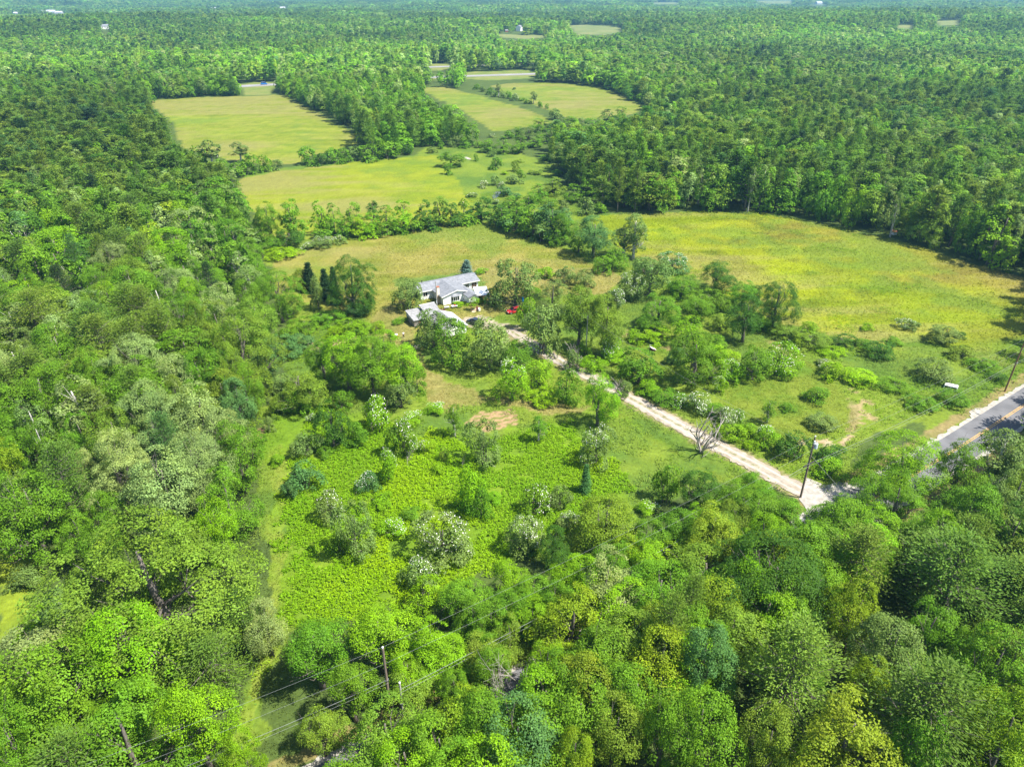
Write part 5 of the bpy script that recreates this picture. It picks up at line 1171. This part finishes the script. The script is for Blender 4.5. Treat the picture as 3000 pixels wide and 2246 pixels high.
for x in (-.55, .55):
    for y in (-.43, .43): MB().tube([(x, y - .04, .2), (x, y + .04, .2)], [.2, .2], 12).obj('wheel', M_DARK, o)
mb = MB().tube([(-.8, 0, .45), (-1.3, 0, .8)], [.03, .03], 6); mb.obj('handle', M_STEEL, o)
bx, by = un(*px('Z', 950, 1425))
o = empty('garden_table', (bx, by, 0), .3, label='plain grey slab table on the lawn left of the garden cart', cat='table')
MB().box(-.65, .65, -.4, .4, .42, .5).obj('tabletop', M_ROOF3, o)
for x in (-.55, .55):
    for y in (-.3, .3): MB().box(x - .04, x + .04, y - .04, y + .04, 0, .42).obj('leg', M_STEEL, o)
bx, by = un(*px('Z', 845, 1480))
o = empty('fire_pit', (bx, by, 0), .3, label='small dark wooden box by the corner of the grey garage roof', cat='box')
for a, b, c, d in ((-.6, .6, -.5, -.42), (-.6, .6, .42, .5), (-.6, -.52, -.419, .419), (.52, .6, -.419, .419)): MB().box(a, b, c, d, 0, .4).obj('side', M_BROWNW, o)
o.name = 'planter_box'; MB().box(-.52, .52, -.42, .42, 0, .2).obj('soil', M_DARK, o)
bx, by = un(*px('Q', 1580, 395))
o = lathe([(.27, 0), (.3, .1), (.3, .85), (.27, .95)]).obj('blue_barrel', solid('blue_plastic', (.02, .2, .5)), None, (bx, by, 0), smooth=True); o.scale = (.8, .8, 1.5); tag(o, 'upright blue barrel behind the red car', 'barrel')
bx, by = un(*px('R', 1790, 378))
o = empty('yellow_bin', (bx, by, 0), 0, label='yellow bin draped with a white cloth beside the walking person', cat='bin')
lathe([(.26, 0), (.33, .9), (.35, .95)]).obj('bin', solid('yellow_plastic', (.75, .5, .02)), o, smooth=True)
lathe([(.45, .86), (.4, 1.0), (.25, 1.08), (.05, 1.1)], 10).obj('cloth', PETAL, o, (-.05, .02, 0), (.1, -.15, 0))
bx, by = un(*px('R', 185, 530))
o = empty('compost_tumbler', (bx, by, 0), .4, label='pale round drum lying at the left end of the garden strip', cat='drum')
t = lathe([(.55, -.75), (.62, -.7), (.62, .7), (.55, .75)], 16); t.obj('drum', noisy('beige_plastic', (.5, .46, .36), (.62, .57, .45), 3), o, (0, 0, .62), (math.pi / 2, 0, 0), smooth=False)
lathe([(.5, -.02), (.5, .01)], 16).obj('drum_end', M_DARK, o, (0, -.765, .62), (math.pi / 2, 0, 0))
for y in (-.5, .5): MB().box(-.55, .55, y - .05, y + .05, 0, .12).obj('cradle', M_BROWNW, o)
bx, by = un(*px('R', 222, 512))
tag(lathe([(.12, 0), (.3, .1), (.36, .3), (.28, .5), (.1, .58)]).obj('orange_sack', solid('orange_plastic', (.7, .3, .03)), None, (bx, by, 0), smooth=True), 'orange bundle beside the pale drum', 'bundle')
bx, by = un(*px('R', 205, 538))
o = empty('garden_bucket', (bx, by, 0), 0, label='white bucket in front of the pale drum', cat='bucket'); lathe([(.18, 0), (.23, .42)]).obj('bucket_body', PETAL, o, smooth=True); lathe([(.25, .42), (.25, .46)]).obj('lid', M_WHITEMETAL, o)
# slope-lidded box and hoop on the mown track
bx, by = un(*px('B', 360, 897))
o = empty('sloped_box', (bx, by, 0), .3, label='small dark box with a tilted pale pink lid on the mown track', cat='box')
mb = MB(); mb.prism([(-.5, 0), (.5, 0), (.5, .25), (-.5, .9)], -.45, .45); mb.obj('box_side', solid('dark_maroon', (.06, .02, .03)), o)
MB().slab([(-.6, -.6, .95), (.75, -.5, .3), (.75, .6, .3), (-.6, .6, .95)], .05).obj('lid', solid('pale_pink', (.72, .58, .58)), o)
mb = MB().tube([(-.9, .3, 0), (-.95, .35, .8), (-.7, .5, 1.25), (-.2, .6, 1.3), (-.05, .62, .9), (-.05, .62, 0)], [.025] * 6, 5); mb.obj('hoop', M_STEEL, o)
# white truck cap by the road bush
bx, by = un(*px('B', 1845, 1085))
o = empty('truck_cap', (bx, by, 0), math.radians(-32), label='white truck cap with dark side windows left on the grass by the road', cat='truck cap')
mb = MB(); mb.v = [(-1.35, -.85, 0), (1.35, -.85, 0), (1.35, .85, 0), (-1.35, .85, 0), (-1.15, -.62, .8), (1.2, -.62, .8), (1.2, .62, .8), (-1.15, .62, .8)]
mb.f = [(3, 2, 1, 0), (4, 5, 6, 7), (0, 1, 5, 4), (1, 2, 6, 5), (2, 3, 7, 6), (3, 0, 4, 7)]; mb.obj('shell', M_WHITEMETAL, o)
for a, b in ((-1.1, -.1), (.05, 1.1)): MB().slab([(a, -.825, .17), (b, -.825, .17), (b, -.665, .68), (a, -.665, .68)], .02).obj('side_window', M_GLASS, o)
MB().box(-1.2, 1.25, -.66, .66, .802, .84).obj('roof', M_WHITEMETAL, o)
bx, by = un(*px('P', 2619, 687))
o = empty('hunting_box', (bx, by, 0), .2, label='tiny white box with reddish roof at the far woods edge', cat='box'); MB().box(-.7, .7, -.5, .5, 0, .9).obj('wall', M_WHITEMETAL, o); MB().slab([(-.85, -.65, .9), (.85, -.65, .9), (.85, .65, 1.3), (-.85, .65, 1.3)], .08).obj('roof', M_RED, o); o.name = 'small_box_hut'
o = empty('tool_frame', (*un(*px('Y', 330, 1310)), 0), .4, label='tangled grey metal frame in the tree shade left of the garage', cat='metal frame')
mb = MB()
for k in range(4): mb.tube([(-.8 + k * .5, -.4, 0), (-.7 + k * .5, 0, .7), (-.6 + k * .5, .5, .1)], [.04] * 3, 5)
mb.obj('bars', M_WHITEMETAL, o); MB().tube([(-.9, 0, .7), (1.1, .05, .72)], [.04, .04], 5).obj('crossbar', M_STEEL, o)
# ------------------------------------------------------------------ cars
M_TYRE = base_mat('tyre', (.018, .018, .018), .9); M_RIM = base_mat('rim', (.45, .45, .46), .35, .5, .7); M_CARGLASS = base_mat('car_glass', (.015, .018, .022), .05, .7)
M_LAMPR = base_mat('tail_lamp', (.55, .03, .02), .3, .5); M_LAMPW = base_mat('head_lamp', (.75, .75, .72), .15, .6); M_PLATE = base_mat('plate', (.75, .75, .75), .5); M_BLACKPL = base_mat('black_plastic', (.025, .025, .026), .6)
def car(name, x, y, rz, col, label, cat, L=4.5, W=1.82, Hh=1.62, kind='suv'):
    o = empty(name, (x, y, float(terrain(np.array(x), np.array(y))) + (.16 if y > 500 else 0)), rz, label=label, cat=cat)
    paint = base_mat(name + '_paint', col, .22, .6); paint.node_tree.nodes['Principled BSDF'].inputs['Coat Weight'].default_value = .7
    h = Hh; belt = h * .6
    if kind == 'van': prof = [(-.5, .3), (-.5, .55), (-.49, .95), (.28, .97), (.40, .6), (.49, .55), (.5, .3)]
    # lower body: sections along x (front = +x)
    secs = [(-.5, .30, .55, .90), (-.485, .20, .60, .96), (-.40, .17, .61, 1.0), (0, .17, .6, 1.0), (.22, .17, .585, 1.0), (.40, .18, .53, .97), (.475, .2, .46, .9), (.5, .27, .40, .82)]
    mb = MB()
    for sx, z0, z1, w in secs:
        X = sx * L; hw = W / 2 * w
        mb.v += [(X, -hw * .93, z0 * h), (X, -hw, (z0 + .12) * h), (X, -hw * .97, (z1 - .05) * h), (X, -hw * .86, z1 * h), (X, hw * .86, z1 * h), (X, hw * .97, (z1 - .05) * h), (X, hw, (z0 + .12) * h), (X, hw * .93, z0 * h)]
    for i in range(len(secs) - 1):
        for k in range(8): mb.f.append((i * 8 + k, (i + 1) * 8 + k, (i + 1) * 8 + (k + 1) % 8, i * 8 + (k + 1) % 8))
    mb.f.append(tuple(range(8))); mb.f.append(tuple((len(secs) - 1) * 8 + k for k in range(8))[::-1])
    mb.obj('body', paint, o)
    bk = (-.475, -.40) if kind != 'sedan' else (-.36, -.22); ft = (.27, .09) if kind != 'van' else (.33, .2)
    zt = h * .985; zb = h * .585; wb, wt = W / 2 * .9, W / 2 * .74
    gl = MB(); gl.v = [(bk[0] * L, -wb, zb), (ft[0] * L, -wb, zb), (ft[0] * L, wb, zb), (bk[0] * L, wb, zb), (bk[1] * L, -wt, zt - .05), (ft[1] * L, -wt, zt - .05), (ft[1] * L, wt, zt - .05), (bk[1] * L, wt, zt - .05)]
    gl.f = [(0, 1, 5, 4), (1, 2, 6, 5), (2, 3, 7, 6), (3, 0, 4, 7)]; gl.obj('windows', M_CARGLASS, o)
    MB().slab([(bk[1] * L - .05, -wt - .02, zt - .06), (ft[1] * L + .04, -wt - .02, zt - .06), (ft[1] * L + .04, wt + .02, zt - .06), (bk[1] * L - .05, wt + .02, zt - .06)], .07).obj('roof', paint, o)
    pl = MB()
    for s in (-1, 1):
        for (xa, xb) in ((ft[0], ft[1]), (bk[0], bk[1]), (.0, -.01), (-.2, -.21)):
            f = .0; pl.tube([(xa * L, s * (wb + .008), zb), (xb * L, s * (wt + .008), zt - .04)], [.04, .035], 4)
    pl.obj('pillars', paint, o)
    if kind != 'sedan':
        for s in (-1, 1): MB().tube([(bk[1] * L + .1, s * wt * .85, zt + .05), (ft[1] * L - .2, s * wt * .85, zt + .05)], [.025, .025], 5).obj('roof_rail', M_STEEL, o)
    for sx in (-.31, .315):
        for s in (-1, 1):
            wv = MB().tube([(sx * L, s * (W / 2 - .2), .34), (sx * L, s * (W / 2 + .012), .34)], [.34, .34], 16).obj('wheel', M_TYRE, o)
            MB().tube([(sx * L, s * (W / 2 - .05), .34), (sx * L, s * (W / 2 + .02), .34)], [.22, .22], 12).obj('rim', M_RIM, wv)
    for s in (-1, 1):
        MB().box(-.502 * L, -.475 * L, s * W * .43 - .14, s * W * .43 + .14, .56 * h - .12, .56 * h + .1).obj('tail_lamp', M_LAMPR, o)
        MB().box(.455 * L, .497 * L, s * W * .34 - .2, s * W * .34 + .17, .395 * h, .46 * h).obj('headlight', M_LAMPW, o)
        MB().box(.17 * L, .22 * L, s * (W / 2 + .02) - .09, s * (W / 2 + .02) + .09, zb, zb + .16).obj('mirror', paint, o)
    MB().box(-.507 * L, -.499 * L, -.26, .26, .44 * h, .52 * h).obj('licence_plate', M_PLATE, o)
    MB().box(.485 * L, .506 * L, -W * .36, W * .36, .2 * h, .29 * h).box(-.506 * L, -.485 * L, -W * .42, W * .42, .19 * h, .3 * h).obj('bumper', M_BLACKPL, o)
    return o
fx, fy = un(*px('Q', 170, 935)); rx, ry = un(*px('Q', 470, 1005))
car('dark_suv', (fx + rx) / 2 + .3, (fy + ry) / 2 + .4, math.atan2(.62, -.78), (.012, .02, .035), 'dark navy car parked on gravel beside the garage', 'car', 4.5, 1.85, 1.66)
cx_, cy_ = un(*px('Q', 1390, 680))
car('red_car', cx_, cy_ + .5, math.atan2(-.33, -.94), (.5, .008, .015), 'red hatchback parked in the grass under bushes', 'car', 4.5, 1.8, 1.55)
cx_, cy_ = un(772, 250)
car('blue_van', cx_, cy_ + 2, math.atan2(.33, .94), (.005, .16, .5), 'bright blue van driving on the distant highway', 'van', 5.6, 2.0, 2.3, 'van')
cx_, cy_ = un(709, 219)
car('white_car', cx_, cy_, math.atan2(.4, .9), (.7, .7, .72), 'white car glimpsed on the farther highway carriageway', 'car', 4.8, 1.9, 1.7)
# ------------------------------------------------------------------ person walking on the mown lawn
def skin_body(name, nodes, edges, mat, parent, sub=1):
    me = bpy.data.meshes.new(name); me.from_pydata([n[0] for n in nodes], edges, []); me.materials.append(mat)
    o = link(name, me, parent); sk = o.modifiers.new('skin', 'SKIN'); sk.use_smooth_shade = True
    for v, n in zip(me.skin_vertices[0].data, nodes): v.radius = (n[1], n[2] if len(n) > 2 else n[1])
    me.skin_vertices[0].data[0].use_root = True
    o.modifiers.new('subsurf', 'SUBSURF').levels = sub; o.modifiers['subsurf'].render_levels = sub; return o
pxx, pyy = un(*px('R', 1912, 378))
per = empty('person', (pxx, pyy, 0), math.radians(-70), label='person in white T-shirt and black trousers walking on the mown lawn', cat='person')
SKINM = base_mat('skin', (.45, .27, .2), .6); TROUS = base_mat('black_trousers', (.02, .02, .022), .9); HAIR = base_mat('brown_hair', (.05, .03, .02), .8); TEE = base_mat('white_tshirt', (.8, .8, .8), .85)
nodes = [((0, 0, .93), .13, .1), ((0, 0, 1.12), .12, .09), ((0, 0, 1.34), .15, .1), ((.01, 0, 1.47), .055), ((.02, 0, 1.55), .06), ((.025, 0, 1.63), .095, .08), ((.02, 0, 1.71), .075, .07),
         ((0, .19, 1.38), .055), ((-.1, .25, 1.12), .042), ((.02, .27, .9), .034), ((.05, .265, .82), .035, .02), ((0, -.19, 1.38), .055), ((.1, -.25, 1.13), .042), ((.24, -.25, .93), .034), ((.28, -.245, .86), .035, .02),
         ((0, .09, .86), .085), ((.14, .1, .5), .06), ((.2, .1, .1), .042), ((.3, .1, .04), .04, .03), ((0, -.09, .86), .085), ((-.06, -.1, .5), .06), ((-.26, -.1, .14), .042), ((-.19, -.1, .04), .04, .03)]
edges = [(0, 1), (1, 2), (2, 3), (3, 4), (4, 5), (5, 6), (2, 7), (7, 8), (8, 9), (9, 10), (2, 11), (11, 12), (12, 13), (13, 14), (0, 15), (15, 16), (16, 17), (17, 18), (0, 19), (19, 20), (20, 21), (21, 22)]
skin_body('body', nodes, edges, SKINM, per)
skin_body('t_shirt', [((0, 0, .9), .165, .125), ((0, 0, 1.12), .155, .118), ((0, 0, 1.36), .175, .125), ((0, 0, 1.45), .08), ((0, .2, 1.38), .08), ((-.06, .24, 1.2), .07), ((0, -.2, 1.38), .08), ((.06, -.24, 1.2), .07)], [(0, 1), (1, 2), (2, 3), (2, 4), (4, 5), (2, 6), (6, 7)], TEE, per)
skin_body('trousers', [((0, 0, .96), .155, .12), ((0, .09, .84), .11), ((.14, .1, .5), .08), ((.19, .1, .14), .065), ((0, -.09, .84), .11), ((-.06, -.1, .5), .08), ((-.24, -.1, .18), .065)], [(0, 1), (1, 2), (2, 3), (0, 4), (4, 5), (5, 6)], TROUS, per)
skin_body('hair', [((-.03, 0, 1.62), .085), ((0, 0, 1.7), .09), ((.03, 0, 1.745), .07)], [(0, 1), (1, 2)], HAIR, per)
for x, y in ((.24, .1), (-.21, -.1)): lathe([(.05, 0), (.055, .06), (.03, .1)], 8).obj('shoe', PETAL, per, (x, y, 0)).scale = (2.2, 1, 1)
# ------------------------------------------------------------------ poles and wires
M_POLE = noisy('pole_wood', (.13, .1, .075), (.25, .2, .155), 2, .9, 5, (4, 4, .4)); M_POLER = noisy('brown_pole_wood', (.19, .1, .055), (.3, .18, .1), 2, .9, 5, (4, 4, .4)); M_GREYP = noisy('grey_pole_wood', (.3, .28, .25), (.42, .4, .36), 2, .9, 5, (4, 4, .4))
M_WIRE = base_mat('wire', (.24, .26, .25), .5, .4); M_PORC = base_mat('insulator', (.75, .75, .76), .3, .5); M_TRANS = base_mat('transformer_grey', (.55, .6, .66), .45, .4)
def pole(x, y, h, mat, label, lean=(0, 0), r=.16, trans=False, ins=True):
    o = empty('utility_pole', (x, y, 0), 0, label=label, cat='utility pole', group=None)
    MB().tube([(0, 0, -.4), (lean[0] * .5, lean[1] * .5, h * .5), (lean[0], lean[1], h)], [r * 1.15, r, r * .8], 10).obj('post', mat, o)
    if ins:
        q = lathe([(.05, 0), (.05, .15), (.12, .18), (.13, .3), (.05, .36)], 10); q.obj('insulator', M_PORC, o, (lean[0], lean[1], h), smooth=True)
        MB().box(lean[0] - .2, lean[0] + .2, lean[1] - .18, lean[1] + .18, h * .57, h * .57 + .12).obj('bracket', M_STEEL, o)
    if trans:
        tr_ = lathe([(.24, 0), (.3, .05), (.3, .85), (.26, .95), (.1, 1.0)], 14).obj('transformer', M_TRANS, o, (.48, .05, h - 2.1), smooth=False)
        lathe([(.06, 0), (.06, .3), (.03, .36)], 8).obj('bushing', M_PORC, tr_, (.05, .05, .98)); MB().box(-.45, -.24, -.06, .06, .2, .7).obj('mount', M_STEEL, tr_)
        MB().box(-.1, .1, -.35, -.12, h - 1.1, h - .5).obj('cutout', M_PORC, o)
    return o
p1 = (*un(2943, 1147), 12.0); p2 = (*un(2345, 1457), 12.0); p3 = (-14.1, 54.4, 11.8); p3b = (-12.4, 53.2, 7.6); p4 = (-57, 33, 11.5); p0 = (155, 167.5, 12)
pole(*p1, M_POLER, 'tall brown utility pole beside the paved road at the right', lean=(.15, -.1))
pole(*p2, M_POLE, 'utility pole with grey transformer at the driveway mouth', trans=True)
pole(*p3, M_POLE, 'taller of two utility poles rising from the near roadside trees')
pole(*p3b, M_GREYP, 'shorter of two utility poles rising from the near roadside trees', r=.12)
pole(*p0, M_POLER, 'utility pole by the road beyond the right edge of the view'); pole(*p4, M_POLE, 'utility pole hidden in the near left woods')
gx, gy = un(*px('A', 1872, 1005)); g1 = (gx, gy, top_z(gy, px('A', 0, 783)[1])); pole(*g1, M_GREYP, 'plain grey pole between the driveway and the olive tree', r=.13, ins=False)
g2 = (-20.0, 177.0, top_z(177.0, px('Z', 0, 735)[1])); hp = pole(*g2, M_GREYP, 'grey pole with meter box standing before the house chimney', r=.12, ins=False)
MB().box(-.12, .12, -.28, -.12, 1.3, 2.0).obj('meter_box', M_TRANS, hp); MB().tube([(.1, -.13, 0), (.1, -.13, 2.6)], [.04, .04], 6).obj('conduit', M_WHITEMETAL, hp)
gx, gy = un(*px('P', 2608, 695)); pole(gx, gy, top_z(gy, 638), M_GREYP, 'pale bare pole at the far woods edge of the big field', r=.15, ins=False)
gx, gy = un(*px('B', 2108, 447)); pole(gx, gy, top_z(gy, px('B', 0, 385)[1]), M_GREYP, 'pale bare pole at the woods edge near the right side', r=.14, ins=False)
def wire(a, b, za, zb, sag, label, r=.009, n=18):
    pts = []
    for i in range(n + 1):
        t = i / n; pts.append((a[0] + (b[0] - a[0]) * t, a[1] + (b[1] - a[1]) * t, za + (zb - za) * t - sag * 4 * t * (1 - t)))
    m = MB().tube(pts, [r] * (n + 1), 5).obj('power_line', M_WIRE); tag(m, label, 'wire', 'wires strung between the utility poles'); return m
names = [(p0, p1, 'beyond the right pole'), (p1, p2, 'between the brown pole and the transformer pole'), (p2, p3, 'between the transformer pole and the two near poles'), (p3, p4, 'leading left from the two near poles')]
for a, b, w in names:
    wire(a, b, a[2] + .3, b[2] + .3, .7, f'highest wire {w}')
    wire(a, b, a[2] * .8, b[2] * .8, .8, f'middle wire {w}', .01)
    bb = b if b is not p3 else p3b
    wire(a, bb, a[2] * .57, (b[2] * .57), 1.0, f'lowest thick cable {w}', .02); wire((a[0] + .2, a[1] - .15), (bb[0] + .2, bb[1] - .15), a[2] * .55, b[2] * .55, 1.15, f'thin cable under the thick one {w}', .012)
wire(p2, g1, 10, g1[2] - .3, .9, 'wire from the transformer pole to the grey driveway pole', .011); wire(g1, g2, g1[2] - .3, g2[2] - .3, .9, 'wire from the grey driveway pole to the house pole', .011)
wire(p2, (p2[0] + 8.5, p2[1] - 6.5), 8.6, .3, 0, 'slanting guy wire anchored right of the transformer pole', .02)
j = lathe([(.09, -.5), (.13, -.4), (.13, .4), (.09, .5)], 10)
for p_, t_ in ((p2, .025), (p2, -.03)):
    q = p1 if t_ > 0 else p3b; d_ = Vector((q[0] - p_[0], q[1] - p_[1], 0)).normalized(); c_ = Vector((p_[0], p_[1], 12 * .57 - .05)) + d_ * .9
    o = j.obj('cable_splice', M_BLACKPL, None, c_, d_.to_track_quat('Z', 'Y').to_euler()); tag(o, 'black cable splice on the ' + ('right' if t_ > 0 else 'left') + ' side of the transformer pole', 'cable splice')
# ------------------------------------------------------------------ far buildings
def far_house(u, v, w, d, h, rz, label, wallm=M_SIDE, roofm=M_ROOF, cat='house', nwin=3):
    x, y = un(u, v); o = empty('far_house' if cat == 'house' else 'far_building', (x, y, float(terrain(np.array(x), np.array(y)))), rz, label=label, cat=cat)
    gable_walls(o, -w / 2, w / 2, -d / 2, d / 2, h, h + d * .3, 'x', wallm); gable_roof(o, -w / 2 - .3, w / 2 + .3, -d / 2 - .4, d / 2 + .4, h + d * .34, h - .02, roofm, 'x')
    for k in range(nwin): window(o, -w / 2 + w * (k + .5) / nwin - .5, -w / 2 + w * (k + .5) / nwin + .5, h * .4, h * .75, -d / 2, -1)
    return o
far_house(1521, 101, 11, 9, 6.5, 1.2, 'white farmhouse among trees by the small far clearing')
far_house(1484, 103, 5, 4, 2.6, .2, 'small red shed left of the far white farmhouse', M_RED, M_ROOF2, 'shed', 1)
far_house(142, 30, 44, 16, 6, .1, 'long white industrial building on the hazy left horizon', M_ROOF3, M_ROOF3, 'building', 6)
far_house(172, 32, 22, 12, 5, .1, 'shorter white building right of the long horizon building', M_ROOF3, M_ROOF3, 'building', 3)
far_house(44, 33, 12, 9, 5, .3, 'small white building leftmost on the hazy horizon', M_ROOF3, M_ROOF3, 'building', 2)
far_house(313, 104, 12, 8, 5, .5, 'pale house roof half hidden in the upper left forest')
far_house(625, 22, 18, 12, 6, .1, 'white house on the horizon above the left hayfield', M_ROOF3, M_ROOF3, 'building', 2)
far_house(828, 21, 20, 12, 5, .1, 'flat white building on the horizon above the highway gap', M_ROOF3, M_ROOF3, 'building', 2)
far_house(2398, 16, 28, 14, 7, .3, 'bright white building on the right horizon', M_ROOF3, M_ROOF3, 'building', 3)
# ------------------------------------------------------------------ haze
mh = bpy.data.materials.new('haze'); mh.use_nodes = True; t = mh.node_tree
for nd in list(t.nodes): t.nodes.remove(nd)
ov = t.nodes.new('ShaderNodeOutputMaterial'); pv = t.nodes.new('ShaderNodeVolumePrincipled'); pv.inputs['Color'].default_value = (.3, .66, 1, 1); pv.inputs['Density'].default_value = HAZE; pv.inputs['Anisotropy'].default_value = .2
t.links.new(pv.outputs[0], ov.inputs['Volume'])
hz = MB().box(-7400, 7400, -300, 7700, -60, 130).obj('haze', mh); tag(hz, 'pale blue summer haze over the far forest', 'haze', kind='stuff')
#@@END
